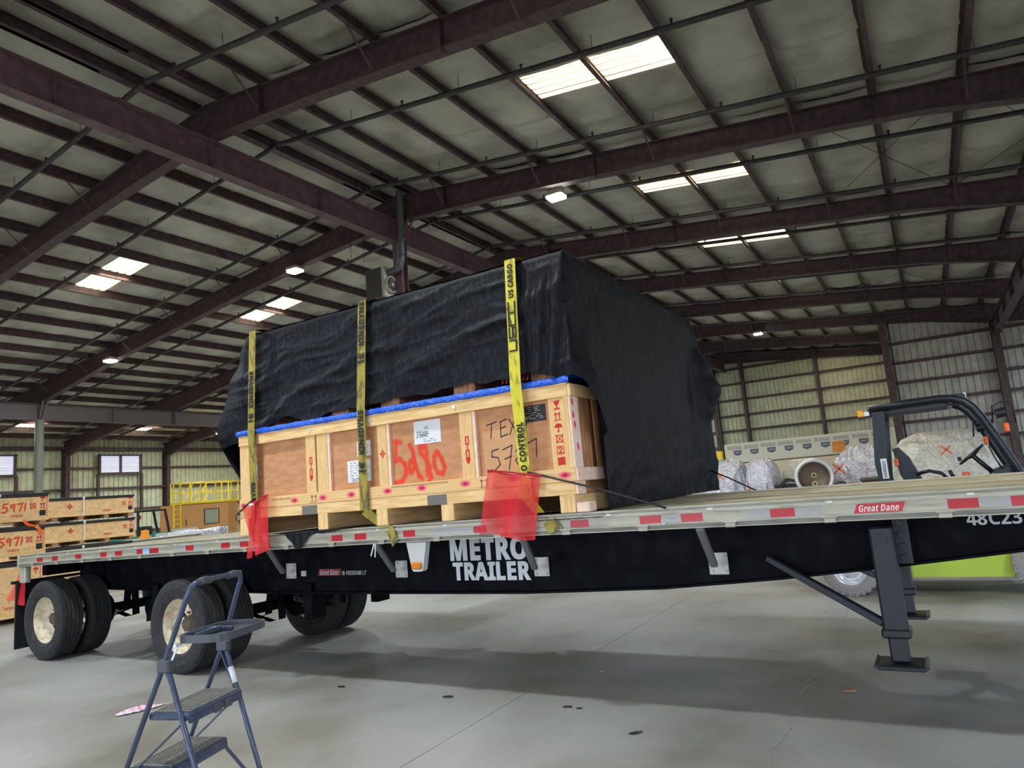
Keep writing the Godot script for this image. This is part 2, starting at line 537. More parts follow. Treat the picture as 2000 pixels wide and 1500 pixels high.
# ------------------------------------------------------------------ lamps
func build_lamps() -> void:
	var t := thing("floodlight", "lit floodlight on the rafter beside the unit heater", "lamp", "ceiling floodlights")
	var g := G.new()
	g.box(Vector3(-0.24, 0.0, -0.19), Vector3(0.24, 0.1, 0.19), 0.02)
	for i in 6: g.box(Vector3(-0.17 + i * 0.062, 0.1, -0.12), Vector3(-0.155 + i * 0.062, 0.15, 0.12))
	part("housing", g, M.heater_face, t)
	g = G.new()
	g.box(Vector3(-0.22, -0.06, -0.17), Vector3(0.22, 0.0, 0.17), 0.02)
	part("lamp_lens", g, M.lamp_glow, t)
	g = G.new()
	g.bar(Vector3(-0.21, 0.05, 0), Vector3(-0.21, 0.25, 0), 0.03, 0.01)
	g.bar(Vector3(0.21, 0.05, 0), Vector3(0.21, 0.25, 0), 0.03, 0.01)
	g.bar(Vector3(-0.21, 0.25, 0), Vector3(0.21, 0.25, 0), 0.03, 0.01)
	g.cyl(Vector3(0, 0.25, 0), Vector3(0, 0.42, 0), 0.012)
	part("mount", g, M.steel, t)
	area(Vector3(0, -0.07, 0), Vector2(0.42, 0.32), 46.0, Color(0.95, 1.0, 1.02), "lamp_light", t)
	t.position = Vector3(-16.52, 9.16, -15.0)
	var spots := [
		[Vector3(-27.05, 7.98, -15.0), "lit floodlight on the rafter above the far steel girder"],
		[Vector3(-7.3, 9.16, -40.1), "lit floodlight on a far rafter left of the brown skylight"],
		[Vector3(-7.35, 9.1, -15.56), "floodlight half hidden under the second rafter behind the load"],
	]
	for s in spots: dup(t, "floodlight", s[0], s[1])
	var out := "unseen lit floodlight, on a rafter or added to brighten the end walls"
	for p in [Vector3(-27, 8.0, -2.2), Vector3(-16.5, 9.2, -2.2), Vector3(-6.0, 9.1, -2.0), Vector3(4.5, 7.8, -2.2), Vector3(-37.5, 6.6, -15), Vector3(14.5, 6.6, -15), Vector3(-27, 8.0, 9.5), Vector3(-6, 8.6, 9.5), Vector3(-27, 8.0, -27.6), Vector3(-37.5, 6.6, -27.6), Vector3(-16.5, 9.1, -40), Vector3(12, 6.8, -27.6), Vector3(-20, 8.9, -46), Vector3(-30, 7.6, -46), Vector3(9.5, 7.0, -34.5)]:  # lamps closing this list are unseen ones added to brighten the end walls
		dup(t, "floodlight", p, out)

# ------------------------------------------------------------------ floor and walls
func rib_panel(w: float, h: float, ribs: int) -> ArrayMesh:
	# sheet of ribbed steel, x along the wall, y up, face towards +z
	var g := G.new()
	var prof := []
	var pitch := w / ribs
	for i in ribs:
		var x := i * pitch
		for p in [[0.0, -0.05], [0.05, -0.05], [0.055, 0.0], [0.3, 0.0], [0.3047, -0.05]]:
			prof.append(Vector2(x + p[0] * pitch / 0.3048, p[1]))
	prof.append(Vector2(w, -0.05))
	for i in prof.size() - 1:
		var a: Vector2 = prof[i]
		var b: Vector2 = prof[i + 1]
		g.quad(Vector3(a.x, h, a.y), Vector3(b.x, h, b.y), Vector3(b.x, 0, b.y), Vector3(a.x, 0, a.y))
	return g.mesh()

# wall of panels running from p along dir (unit); heights from a function of distance
func panel_wall(parent: Node3D, p: Vector3, dir: Vector3, length: float, hfun: Callable, m: Material, skip := []) -> void:
	var n := int(ceil(length / 0.9144))
	var cache := {}
	for i in n:
		var x := i * 0.9144
		var w := minf(0.9144, length - x)
		if w < 0.05: continue
		var h: float = minf(hfun.call(x), hfun.call(x + w))
		var spans := [[0.0, h]]
		for s in skip:
			if x + w > s[0] + 0.05 and x < s[1] - 0.05:
				spans = [[0.0, s[2]], [s[3], h]]
		for s in spans:
			var hh: float = s[1] - s[0]
			if hh < 0.05: continue
			var key := "%.2f_%.2f" % [w, hh]
			if not cache.has(key): cache[key] = rib_panel(w, hh, 3)
			var o := put("wall_panel", cache[key], m, parent)
			var nz := dir.cross(Vector3.UP)
			o.transform = Transform3D(Basis(dir, Vector3.UP, nz), p + dir * x + Vector3.UP * s[0])

func build_shell() -> void:
	var fl := struct("floor", "grey dusty concrete floor")
	boxpart("subgrade", Vector3(WALL_L - 1, -0.5, -55), Vector3(WALL_R + 1, -0.03, WALL_F + 1), 0.0, M.concrete, fl)
	var jx := [WALL_L - 1.0, -39.76, -33.66, -27.56, -21.46, -15.36, -9.26, -3.16, 2.94, 9.04, WALL_R + 1.0]
	for i in jx.size() - 1:
		var zs := [WALL_F + 1.0, -12.2, -33.0, -55.0]
		for k in 3: boxpart("slab", Vector3(jx[i] + 0.003, -0.3, zs[k + 1] + 0.003), Vector3(jx[i + 1] - 0.003, 0, zs[k] - 0.003), 0.0, M.floor, fl)
	# ragged mortar strip where a long crack was filled
	var jag := FastNoiseLite.new()
	jag.seed = 5
	jag.frequency = 1.7
	var gs := G.new()
	for i in 130:
		var za := -2.2 - i * 0.055
		var zb2 := za - 0.056
		var e := []
		for z in [za, zb2]:
			e.append(-1.3 + 0.06 * jag.get_noise_1d(z * 2.0) + 0.03 * jag.get_noise_1d(z * 9.0))
			e.append(-1.06 + 0.06 * jag.get_noise_1d(z * 2.0 + 40.0) + 0.04 * jag.get_noise_1d(z * 8.0 + 9.0))
		gs.face([Vector3(e[0], 0.004, za), Vector3(e[1], 0.004, za), Vector3(e[3], 0.004, zb2), Vector3(e[2], 0.004, zb2)], Vector3(-1.2, -1, za), Vector3.BACK)
		gs.face([Vector3(e[0], 0.004, za), Vector3(e[2], 0.004, zb2), Vector3(e[2], -0.01, zb2), Vector3(e[0], -0.01, za)], Vector3(-1.2, 0, za), Vector3.BACK)
		gs.face([Vector3(e[1], 0.004, za), Vector3(e[3], 0.004, zb2), Vector3(e[3], -0.01, zb2), Vector3(e[1], -0.01, za)], Vector3(-1.2, 0, za), Vector3.BACK)
	part("mortar_strip", gs, M.floor, fl)
	# left wall: face +x, panels run towards -z seen from inside
	var wl := struct("wall_left", "pale green ribbed steel wall with louvred windows")
	var hl := func(_x: float) -> float: return roof_y(WALL_L) + 0.25
	panel_wall(wl, Vector3(WALL_L, 0, WALL_F), Vector3(0, 0, -1), 66.2, hl, M.green_panel)
	boxpart("backing", Vector3(WALL_L - 0.3, 0, -53.5), Vector3(WALL_L - 0.12, 7.2, WALL_F + 0.3), 0, M.concrete, wl)
	for y in [1.0, 2.4, 3.75, 5.0]:
		boxpart("girt", Vector3(WALL_L + 0.04, y - 0.03, -53), Vector3(WALL_L + 0.24, y + 0.09, WALL_F), 0, M.steel, wl)
	boxpart("eave_strut", Vector3(WALL_L + 0.04, 6.08, -53), Vector3(WALL_L + 0.4, 6.3, WALL_F), 0.0, M.steel, wl)
	for i in range(0, 9):
		var g := G.new()
		var z := raf(i)
		g.box(Vector3(WALL_L + 0.05, 0, z - 0.012), Vector3(WALL_L + 0.62, 6.3, z + 0.012))
		g.box(Vector3(WALL_L + 0.60, 0, z - 0.12), Vector3(WALL_L + 0.62, 6.3, z + 0.12))
		g.box(Vector3(WALL_L + 0.05, 0, z - 0.12), Vector3(WALL_L + 0.07, 6.3, z + 0.12))
		part("column", g, M.steel, wl)
	var wn := 1
	for zz in [[-16.4, -18.9], [-23.5, -26.06]]:
		var w := struct("window_%d" % wn, "white slatted louvre window in the green wall")
		wn += 1
		var z0: float = zz[0]
		var z1: float = zz[1]
		var x := WALL_L + 0.26
		var g := G.new()
		for z in [z0, (z0 + z1) / 2, z1]: g.box(Vector3(x - 0.06, 4.62, z - 0.06), Vector3(x + 0.1, 5.85, z + 0.06))
		g.box(Vector3(x - 0.06, 4.6, z1 - 0.1), Vector3(x + 0.14, 4.72, z0 + 0.1))
		g.box(Vector3(x - 0.06, 5.77, z1 - 0.1), Vector3(x + 0.1, 5.86, z0 + 0.1))
		for z in [z0 + 0.08, z1 - 0.08]: g.box(Vector3(x - 0.06, 2.4, z - 0.07), Vector3(x + 0.1, 4.62, z + 0.07))
		part("window_frame", g, M.steel, w)
		for k in 12:
			for hf in 2:
				var y := 4.76 + k * 0.085
				var za := lerpf(z0, z1, 0.5 * hf) - 0.07
				var zb := lerpf(z0, z1, 0.5 * hf + 0.5) + 0.07
				g = G.new()
				g.face([Vector3(x + 0.03, y, za), Vector3(x + 0.03, y, zb), Vector3(x - 0.01, y + 0.06, zb), Vector3(x - 0.01, y + 0.06, za)], Vector3(x - 1, y - 0.5, za), Vector3.BACK)
				part("slat", g, M.louver, w)
		boxpart("backing", Vector3(x - 0.1, 4.6, z1), Vector3(x - 0.05, 5.86, z0), 0, M.concrete, w)
	# far end wall
	var wb := struct("wall_back", "tall green-grey ribbed end wall with dark girts")
	var zb_ := raf(8) - 0.25
	var hb := func(x: float) -> float: return roof_y(WALL_L + x) + 0.1
	panel_wall(wb, Vector3(WALL_L, 0, zb_), Vector3(1, 0, 0), 42.8, hb, M.green_panel)
	boxpart("backing", Vector3(WALL_L, 0, zb_ - 0.4), Vector3(-1, 10.8, zb_ - 0.2), 0, M.concrete, wb)
	for y in [1.1, 2.2, 3.42, 4.58, 5.7, 6.87, 8.07, 9.2]:
		var xl: float = RIDGE_X - (RIDGE_Y - y) / SLOPE
		var xr: float = RIDGE_X + (RIDGE_Y - y) / SLOPE
		boxpart("girt", Vector3(maxf(WALL_L, xl), y - 0.06, zb_ + 0.04), Vector3(minf(-1.2, xr), y + 0.08, zb_ + 0.24), 0, M.steel, wb)
	for x in [-30.0, -21.5, -13.3, -11.2, -6.05, -1.3]:
		var g := G.new()
		var h := roof_y(x)
		g.box(Vector3(x - 0.11, 0, zb_ + 0.44), Vector3(x + 0.11, h, zb_ + 0.46))
		g.box(Vector3(x - 0.11, 0, zb_ + 0.06), Vector3(x + 0.11, h, zb_ + 0.08))
		g.box(Vector3(x - 0.012, 0, zb_ + 0.08), Vector3(x + 0.012, h, zb_ + 0.44))
		part("column", g, M.steel, wb)
	# nearer end wall to the right
	var wr := struct("wall_back_right", "pale grey ribbed end wall right of the corner column")
	var zr := raf(6) - 0.2
	panel_wall(wr, Vector3(-1.05, 0, zr), Vector3(1, 0, 0), 20.0, func(x: float) -> float: return roof_y(-1.05 + x) + 0.1, M.grey_panel)
	boxpart("backing", Vector3(-1.0, 0, zr - 0.4), Vector3(WALL_R, 9.4, zr - 0.2), 0, M.concrete, wr)
	for y in [1.2, 2.3, 3.35, 4.38, 5.38, 6.4, 7.42]:
		boxpart("girt", Vector3(-1.1, y - 0.06, zr + 0.04), Vector3(minf(WALL_R, RIDGE_X + (RIDGE_Y - y) / SLOPE), y + 0.08, zr + 0.24), 0, M.steel, wr)
	for x in [-1.2, 3.5, 10.5]:
		var g := G.new()
		var h := roof_y(x) - 0.5
		g.box(Vector3(x - 0.17, 0, zr + 0.58), Vector3(x + 0.17, h, zr + 0.6))
		g.box(Vector3(x - 0.17, 0, zr + 0.06), Vector3(x + 0.17, h, zr + 0.08))
		g.box(Vector3(x - 0.012, 0, zr + 0.08), Vector3(x + 0.012, h, zr + 0.58))
		part("column", g, M.steel, wr)
	boxpart("side_panel", Vector3(-1.05, 0, raf(8)), Vector3(-0.9, 9.3, zr), 0, M.grey_panel, wr)
	# right wall with two open dock doors, out of the picture; daylight comes in through them
	var wd := struct("wall_right", "grey ribbed side wall with open dock doors")
	var hr := roof_y(WALL_R) + 0.3
	for seg in [[-41.0, -22.0, 0.0, hr], [-22.0, -15.5, 5.0, hr], [-15.5, -9.0, 0.0, hr], [-9.0, -1.0, 5.0, hr], [-1.0, WALL_F + 0.3, 0.0, hr]]:
		boxpart("wall_section", Vector3(WALL_R, seg[2], seg[0]), Vector3(WALL_R + 0.3, seg[3], seg[1]), 0, M.grey_panel, wd)
	# wall behind the camera with a wide open door
	var wf := struct("wall_front", "grey ribbed wall with a wide open door")
	for seg in [[WALL_L, -14.0, 0.0, 10.8], [-14.0, -4.0, 5.5, 10.8], [-4.0, 2.0, 0.0, 10.8], [2.0, 14.0, 5.5, 10.8], [14.0, WALL_R + 0.3, 0.0, 10.8]]:
		boxpart("wall_section", Vector3(seg[0], seg[2], WALL_F), Vector3(seg[1], seg[3], WALL_F + 0.3), 0, M.grey_panel, wf)

# ------------------------------------------------------------------ roof
func sag_patch(w: float, z0: float, z1: float, sgn: float, seed_: int) -> ArrayMesh:
	# blanket between two purlins; x 0..w away from the ridge side, local z from -z0 to -z1
	var g := G.new()
	var nn := FastNoiseLite.new()
	nn.seed = seed_
	nn.frequency = 0.7
	var rows := []
	var nz := maxi(3, int((z1 - z0) / 0.1))
	for j in nz + 1:
		var z := lerpf(z0, z1, float(j) / nz)
		var r := PackedVector3Array()
		var seam := fposmod(z + 0.4 + seed_ * 0.37, 1.83) / 1.83
		for i in 13:
			var u := i / 12.0
			var k := 1.0 - pow(2.0 * u - 1.0, 2.0)
			var sg := -k * (0.03 + 0.085 * pow(seam, 1.5) + 0.03 * nn.get_noise_2d(u * 3.0, z))
			r.append(Vector3(u * w * sgn, -SLOPE * u * w + sg, -z))
		if sgn < 0.0: r.reverse()
		rows.append(r)
	g.grid(rows)
	return g.mesh()

func i_beam(path: Array, depths: Array, fw: float, axis: Vector3, parent: Node3D, called: String, m: Material, tf := 0.022) -> MeshInstance3D:
	# top line through path, depth below each point; flanges spread along axis
	var g := G.new()
	for i in path.size() - 1:
		var a: Vector3 = path[i]
		var b: Vector3 = path[i + 1]
		var da: float = depths[i]
		var db: float = depths[i + 1]
		var a2 := a - Vector3.UP * da
		var b2 := b - Vector3.UP * db
		var w := axis * 0.008
		var f := axis * fw * 0.5
		var t := Vector3.UP * tf
		var c := (a + b2) / 2
		for s in [-1.0, 1.0]:
			g.face([a + w * s, b + w * s, b2 + w * s, a2 + w * s], c, (b - a).normalized())
		for q in [[a, b, -t], [a2, b2, t]]:
			var p0: Vector3 = q[0]
			var p1: Vector3 = q[1]
			var tt: Vector3 = q[2]
			var cc: Vector3 = (p0 + p1 + tt) / 2
			g.face([p0 - f, p0 + f, p1 + f, p1 - f], cc, (b - a).normalized())
			g.face([p0 - f + tt, p0 + f + tt, p1 + f + tt, p1 - f + tt], cc, (b - a).normalized())
			for s in [-1.0, 1.0]: g.face([p0 + f * s, p1 + f * s, p1 + f * s + tt, p0 + f * s + tt], cc, (b - a).normalized())
	return part(called, g, m, parent)

func build_roof() -> void:
	var c := struct("ceiling", "insulated metal roof on dark red rafters and purlins")
	# weather sheet above everything
	for s in [-1.0, 1.0]:
		var xe := WALL_L - 0.3 if s < 0 else WALL_R + 0.3
		var g := G.new()
		var y0 := RIDGE_Y + 0.34
		var y1 := roof_y(xe) + 0.34
		for q in [0.0, 0.15]:
			g.face([Vector3(RIDGE_X, y0 + q, WALL_F + 0.3), Vector3(RIDGE_X, y0 + q, -53.6), Vector3(xe, y1 + q, -53.6), Vector3(xe, y1 + q, WALL_F + 0.3)], Vector3(RIDGE_X, y0 + 0.07, -20), Vector3.BACK)
		part("roof_sheet", g, M.roofdeck, c)
	# purlin lines
	var xr := []
	var xl := []
	xr.append(-11.83)
	for k in range(-3, 17): xr.append(-6.04 + PUR * k)
	xl.append(-12.78)
	for k in range(0, 21): xl.append(-13.74 - PUR * k)
	xl[0] = -12.75
	for side in 2:
		var lines: Array = xr if side == 0 else xl
		var sg := 1.0 if side == 0 else -1.0
		for i in lines.size():
			var x: float = lines[i]
			if x > WALL_R - 0.2 or x < WALL_L + 0.2: continue
			var zend := raf(8) - 0.2
			if x > -1.0: zend = raf(6) - 0.15
			var y := roof_y(x)
			var g := G.new()
			var D := 0.25
			g.box(Vector3(x - 0.004, y, zend), Vector3(x + 0.004, y + D, WALL_F))
			g.box(Vector3(x, y, zend), Vector3(x + 0.085 * sg, y + 0.006, WALL_F))
			g.box(Vector3(x + 0.08 * sg, y, zend), Vector3(x + 0.085 * sg, y + 0.03, WALL_F))
			g.box(Vector3(x - 0.07 * sg, y + D - 0.006, zend), Vector3(x, y + D, WALL_F))
			if i == 0:   # ridge purlins are doubled
				g.box(Vector3(x - 0.1, y, zend), Vector3(x + 0.1, y + 0.02, WALL_F))
			part("purlin", g, M.steel, c)
		# insulation blankets
		var full := [sag_patch(PUR, 0.0, BAY, sg, 1), sag_patch(PUR, 0.0, BAY, sg, 2), sag_patch(PUR, 0.0, BAY, sg, 3)]
		var cut_a := sag_patch(PUR, 0.0, 2.55, sg, 4)
		var cut_b := sag_patch(PUR, 3.48, BAY, sg, 5)
		var first := 1
		for b in range(-1, 8):
			for i in range(first, lines.size() - 1):
				var x: float = lines[i]
				if x > WALL_R or x < WALL_L + 1.0: continue
				if b >= 6 and x > -1.6: continue
				if side == 0 and x > 9.0: continue
				if side == 1 and b > 5 and x < -20.0: continue
				var y := roof_y(x) + 0.25
				var z := raf(b)
				var sky_gap := (side == 0 and absf(x + 4.5) < 1.6) or (side == 1 and absf(x + 20.6) < 1.6)
				if side == 0: sky_gap = (x > -6.1 and x < -4.4)
				else: sky_gap = (x < -19.7 and x > -21.5) or (x < -38.0 and x > -40.0)
				var hang := 0.0
				if sky_gap:
					for m in [cut_a, cut_b]: put("insulation_panel", m, M.insul, c).position = Vector3(x, y, z)
				else:
					put("insulation_panel", full[rng.randi() % 3], M.insul, c).position = Vector3(x, y, z)
		# narrow strips by the ridge
		for b in range(-1, 8):
			var xa: float = lines[0]
			var xb: float = lines[1]
			var g := G.new()
			var z := raf(b)
			g.face([Vector3(RIDGE_X, RIDGE_Y + 0.25, z), Vector3(xb, roof_y(xb) + 0.25, z), Vector3(xb, roof_y(xb) + 0.25, z - BAY), Vector3(RIDGE_X, RIDGE_Y + 0.25, z - BAY)], Vector3(xa, 20, z - 3), Vector3.BACK)
			part("insulation_panel", g, M.insul, c)
		# skylights
		for b in range(-1, 8):
			if side == 1 and b > 5: continue
			for x0 in ([-6.04] if side == 0 else [-19.836, -38.124]):
				for k in 2:
					var xa: float = x0 + sg * (0.04 + k * PUR)
					var xb: float = x0 + sg * (PUR * (k + 1) - 0.04)
					var z0 := raf(b) - 2.55
					var z1 := raf(b) - 3.48
					var g := G.new()
					var n := 24
					for q in n:
						var ta := float(q) / n
						var tb := float(q + 1) / n
						var ha := 0.2 + 0.02 * (1.0 if q % 6 < 2 else 0.0)
						var a1 := Vector3(xa, roof_y(xa) + ha, lerpf(z0, z1, ta))
						var a2 := Vector3(xb, roof_y(xb) + ha, lerpf(z0, z1, ta))
						var b1 := Vector3(xa, roof_y(xa) + ha, lerpf(z0, z1, tb))
						var b2 := Vector3(xb, roof_y(xb) + ha, lerpf(z0, z1, tb))
						g.quad(a1, a2, b2, b1, Vector2(ta, 0), Vector2(ta, 1), Vector2(tb, 1), Vector2(tb, 0))
					part("skylight_window", g, M.skylight, c)
				var xm: float = x0 + sg * PUR
				area(Vector3(xm, roof_y(xm) + 0.08, raf(b) - 3.0), Vector2(2.8, 0.9), 8.0, Color(1.0, 0.92, 0.80), "skylight_light", c)
	# rafters
	for i in range(0, 9):
		var z := raf(i)
		var pr := []
		var dr := []
		for q in [[RIDGE_X, 0.78], [-9.0, 0.62], [-6.0, 0.57], [-1.0, 0.53], [0.8, 0.55], [3.5, 0.8], [6.5, 0.6], [14.0, 0.55], [WALL_R - 0.1, 0.8]]:
			if i >= 7 and q[0] > -1.0: continue
			pr.append(Vector3(q[0], roof_y(q[0]), z))
			dr.append(q[1])
		i_beam(pr, dr, 0.26, Vector3.BACK, c, "rafter", M.steel)
		var pl := []
		var dl := []
		for q in [[RIDGE_X, 0.78], [-15.0, 0.66], [-19.0, 0.58], [-27.0, 0.62], [-33.0, 0.86], [-37.0, 0.6], [-41.0, 0.62], [WALL_L + 0.1, 0.95]]:
			pl.append(Vector3(q[0], roof_y(q[0]), z))
			dl.append(q[1])
		i_beam(pl, dl, 0.26, Vector3.BACK, c, "rafter", M.steel)
		var braced := []
		for k in range(0, 14): braced.append([-6.04 + PUR * (k * 2 - 3), 0.56])
		for k in range(0, 9): braced.append([-13.74 - PUR * (k * 2), 0.6])
		for q in braced:
			var x: float = q[0]
			if x > 8.0 or (i >= 7 and x > -1.2): continue
			for s in [-1.0, 1.0]:
				if s < 0.0 and i > 2: continue
				var g := G.new()
				g.bar(Vector3(x, roof_y(x) + 0.01, z + 0.75 * s), Vector3(x, roof_y(x) - q[1] + 0.03, z + 0.13 * s), 0.045, 0.008)
				part("flange_brace", g, M.steel, c)
		for x in [-10.6, -6.04, 0.0]:
			var g := G.new()
			g.box(Vector3(x - 0.006, roof_y(x) - 0.6, z), Vector3(x + 0.006, roof_y(x), z + 0.14))
			if i < 6: part("stiffener_plate", g, M.steel, c)
	# jack girders and their columns
	for gd in [[-12.4, 9.67, 0.66, M.girder], [-33.0, 7.05, 0.7, M.girder_brown], [3.5, 7.72, 0.68, M.steel]]:
		var x: float = gd[0]
		var zend := raf(8) if x < 0 else raf(6) + 0.1
		i_beam([Vector3(x, gd[1], WALL_F), Vector3(x, gd[1], zend)], [gd[2], gd[2]], 0.3, Vector3.RIGHT, c, "girder", gd[3])
		for k in range(0, 15):
			var z := raf(1) + BAY * 1.5 - k * BAY * 0.5
			if z < zend: continue
			var g := G.new()
			g.box(Vector3(x - 0.14, gd[1] - gd[2], z - 0.008), Vector3(x + 0.14, gd[1], z + 0.008))
			part("stiffener_plate", g, gd[3], c)
		for i in [0, 2, 4, 6]:
			var z := raf(i)
			if x > 0 and i > 0: continue
			if x < -30 and i == 4: pass
			var g := G.new()
			var h: float = gd[1] - gd[2]
			if x < -30: g.cyl(Vector3(x, 0, z), Vector3(x, h, z), 0.17, -1.0, 16)
			else:
				g.box(Vector3(x - 0.15, 0, z - 0.14), Vector3(x + 0.15, h, z - 0.125))
				g.box(Vector3(x - 0.15, 0, z + 0.125), Vector3(x + 0.15, h, z + 0.14))
				g.box(Vector3(x - 0.008, 0, z - 0.13), Vector3(x + 0.008, h, z + 0.13))
			part("column", g, M.post_grey if x < -30 else M.girder, c)
			g = G.new()
			for s in [-1.0, 1.0]: g.bar(Vector3(x + 0.1, gd[1] - gd[2] + 0.05, z + 0.05 * s), Vector3(x + 0.5, roof_y(x) - 0.75, z + 0.1 * s), 0.07, 0.02)
			part("knee_brace", g, gd[3], c)
	# thin cross rods in the roof plane
	for b in [2, 4]:
		for x in [-1.47, 1.58]:
			for s in [0, 1]:
				var g := G.new()
				var x2: float = x + PUR * 2.0
				var za := raf(b) if s == 0 else raf(b + 1)
				var zb := raf(b + 1) if s == 0 else raf(b)
				g.cyl(Vector3(x, roof_y(x) - 0.02, za), Vector3(x2, roof_y(x2) - 0.02, zb), 0.008, -1.0, 6)
				part("brace_rod", g, M.steel, c)

# ------------------------------------------------------------------ sprinkler pipes
func bay_words(b: int, early: bool) -> String:
	var n := b - 2
	var ord := ["first", "second", "third", "fourth", "fifth", "sixth"]
	var w: String = ("%s bay beyond the heater's rafter" % ord[n]) if n >= 0 else ("%s bay before the heater's rafter" % ord[-n - 1])
	return w + (", nearer half" if early else ", farther half")

func build_pipes() -> void:
	for b in range(-1, 8):
		for o in [1.8, 5.05]:
			for side in 2:
				if side == 1 and b > 4: continue
				var z: float = raf(b) - o
				if b == -1 and o > 4.0 and side == 0: pass
				var s := 1.0 if side == 0 else -1.0
				var x0 := RIDGE_X + (0.05 if side == 0 else -0.05)
				if b == 0 and o > 4.0: z += 0.25
				var x1 := 3.2 if side == 0 else -42.0
				if b >= 6 and side == 0: x1 = -1.6
				var t := thing("sprinkler_pipe", "dark sprinkler pipe, %s roof slope, %s" % ["right" if side == 0 else "left", bay_words(b, o < 3.0)], "pipe", "sprinkler pipes under the roof")
				var g := G.new()
				var off := -0.16
				g.cyl(Vector3(x0, roof_y(x0) + off, z), Vector3(x1, roof_y(x1) + off, z), 0.056, -1.0, 10)
				part("pipe", g, M.pipe, t)
				var x := x0 + 0.9 * s
				var k := 0
				while (x < x1 - 0.2 if side == 0 else x > x1 + 0.2):
					g = G.new()
					if k % 2 == 0:
						g.cyl(Vector3(x, roof_y(x) + off + 0.04, z), Vector3(x, roof_y(x) + off + 0.13, z), 0.022, -1.0, 8)
						g.cyl(Vector3(x, roof_y(x) + off + 0.13, z), Vector3(x, roof_y(x) + off + 0.145, z), 0.035, -1.0, 8)
						part("sprinkler_head", g, M.pipe, t)
					else:
						g.cyl(Vector3(x, roof_y(x) + off + 0.04, z), Vector3(x, roof_y(x) + 0.16, z), 0.006, -1.0, 6)
						part("hanger_rod", g, M.pipe, t)
					x += 1.45 * s
					k += 1
				rebase(t, Vector3(x0, roof_y(x0) + off, z))

# ------------------------------------------------------------------ unit heater
func build_heater() -> void:
	var t := thing("unit_heater", "dark unit heater with a round fan hung beside the flue pipe", "heater")
	boxpart("casing", Vector3(-13.3, 7.42, -15.2), Vector3(-12.7, 8.29, -14.7), 0.02, M.heater, t)
	boxpart("fan_face", Vector3(-12.7, 7.42, -15.18), Vector3(-12.6, 8.29, -14.72), 0.0, M.heater_face, t)
	var g := G.new()
	var xf := Transform3D(Basis(Vector3(0, 0, 1), Vector3(0, 1, 0), Vector3(1, 0, 0)), Vector3(-12.6, 7.77, -14.95))
	g.lathe([Vector2(0.22, -0.03), Vector2(0.24, 0.0), Vector2(0.24, 0.1), Vector2(0.21, 0.1), Vector2(0.2, 0.0)], 28, xf)
	part("fan_shroud", g, M.heater_face, t)
	g = G.new()
	for k in 5:
		var a := TAU * k / 5.0
		var d := Vector3(0, sin(a), cos(a))
		var p := Vector3(0, cos(a), -sin(a))
		g.face([Vector3(-12.6, 7.77, -14.95) + d * 0.04 + p * 0.03, Vector3(-12.6, 7.77, -14.95) + d * 0.04 - p * 0.03, Vector3(-12.6, 7.77, -14.95) + d * 0.19 - p * 0.08, Vector3(-12.5, 7.77, -14.95) + d * 0.19 + p * 0.08], Vector3(-14, 8.1, -14.75), Vector3.UP)
	part("fan_blades", g, M.cord, t)
	g = G.new()
	g.lathe([Vector2(0.001, 0.13), Vector2(0.05, 0.12), Vector2(0.05, 0.0)], 14, xf)
	for r in [0.1, 0.16]: g.lathe([Vector2(r - 0.004, 0.11), Vector2(r + 0.004, 0.112), Vector2(r + 0.004, 0.1)], 24, xf)
	part("fan_guard", g, M.heater_face, t)
	g = G.new()
	for x in [-13.85, -13.35]: g.cyl(Vector3(x, 8.6, -14.75), Vector3(x, 10.2, -14.75), 0.008, -1.0, 6)
	part("hanger_rod", g, M.pipe, t)
	rebase(t, Vector3(-12.98, 7.42, -14.95))
	t = thing("flue_pipe", "grey round flue pipe rising from the unit heater to the roof", "pipe")
	g = G.new()
	g.tube([Vector3(-12.7, 8.15, -14.95), Vector3(-12.5, 8.15, -14.95), Vector3(-12.28, 8.17, -14.93), Vector3(-12.13, 8.26, -14.92), Vector3(-12.07, 8.4, -14.9), Vector3(-12.06, 8.6, -14.9)], 0.1, 16)
	part("elbow", g, M.flue, t)
	g = G.new()
	g.cyl(Vector3(-12.06, 8.55, -14.9), Vector3(-12.0, 10.42, -14.9), 0.105, -1.0, 18)
	part("riser", g, M.flue, t)
	for y in [8.58, 9.7]:
		g = G.new()
		g.cyl(Vector3(-12.05, y, -14.9), Vector3(-12.05, y + 0.05, -14.9), 0.113, -1.0, 18)
		part("pipe_joint", g, M.flue, t)
	rebase(t, Vector3(-12.06, 8.15, -14.9))

# ------------------------------------------------------------------ trailer
const TZ := -4.72       # near side rail face
const TZF := -7.31      # far side rail face
func deck(x: float) -> float:
	return 1.462 - 0.0012 * (x + 0.5) * (x + 0.5)

func deck_strip(g: G, x0: float, x1: float, z0: float, z1: float, o0: float, o1: float, n := 14) -> void:
	# bar that follows the camber of the deck, from o0 to o1 relative to the deck line
	for i in n:
		var xa := lerpf(x0, x1, float(i) / n)
		var xb := lerpf(x0, x1, float(i + 1) / n)
		var p := []
		for q in [[xa, o0, z0], [xb, o0, z0], [xb, o1, z0], [xa, o1, z0], [xa, o0, z1], [xb, o0, z1], [xb, o1, z1], [xa, o1, z1]]:
			p.append(Vector3(q[0], deck(q[0]) + q[1], q[2]))
		var c: Vector3 = (p[0] + p[6]) / 2.0
		var ids := [[0, 1, 2, 3], [4, 5, 6, 7], [3, 2, 6, 7], [0, 1, 5, 4]]
		if i == 0: ids.append([0, 3, 7, 4])
		if i == n - 1: ids.append([1, 2, 6, 5])
		for f in ids: g.face([p[f[0]], p[f[1]], p[f[2]], p[f[3]]], c, Vector3.RIGHT)

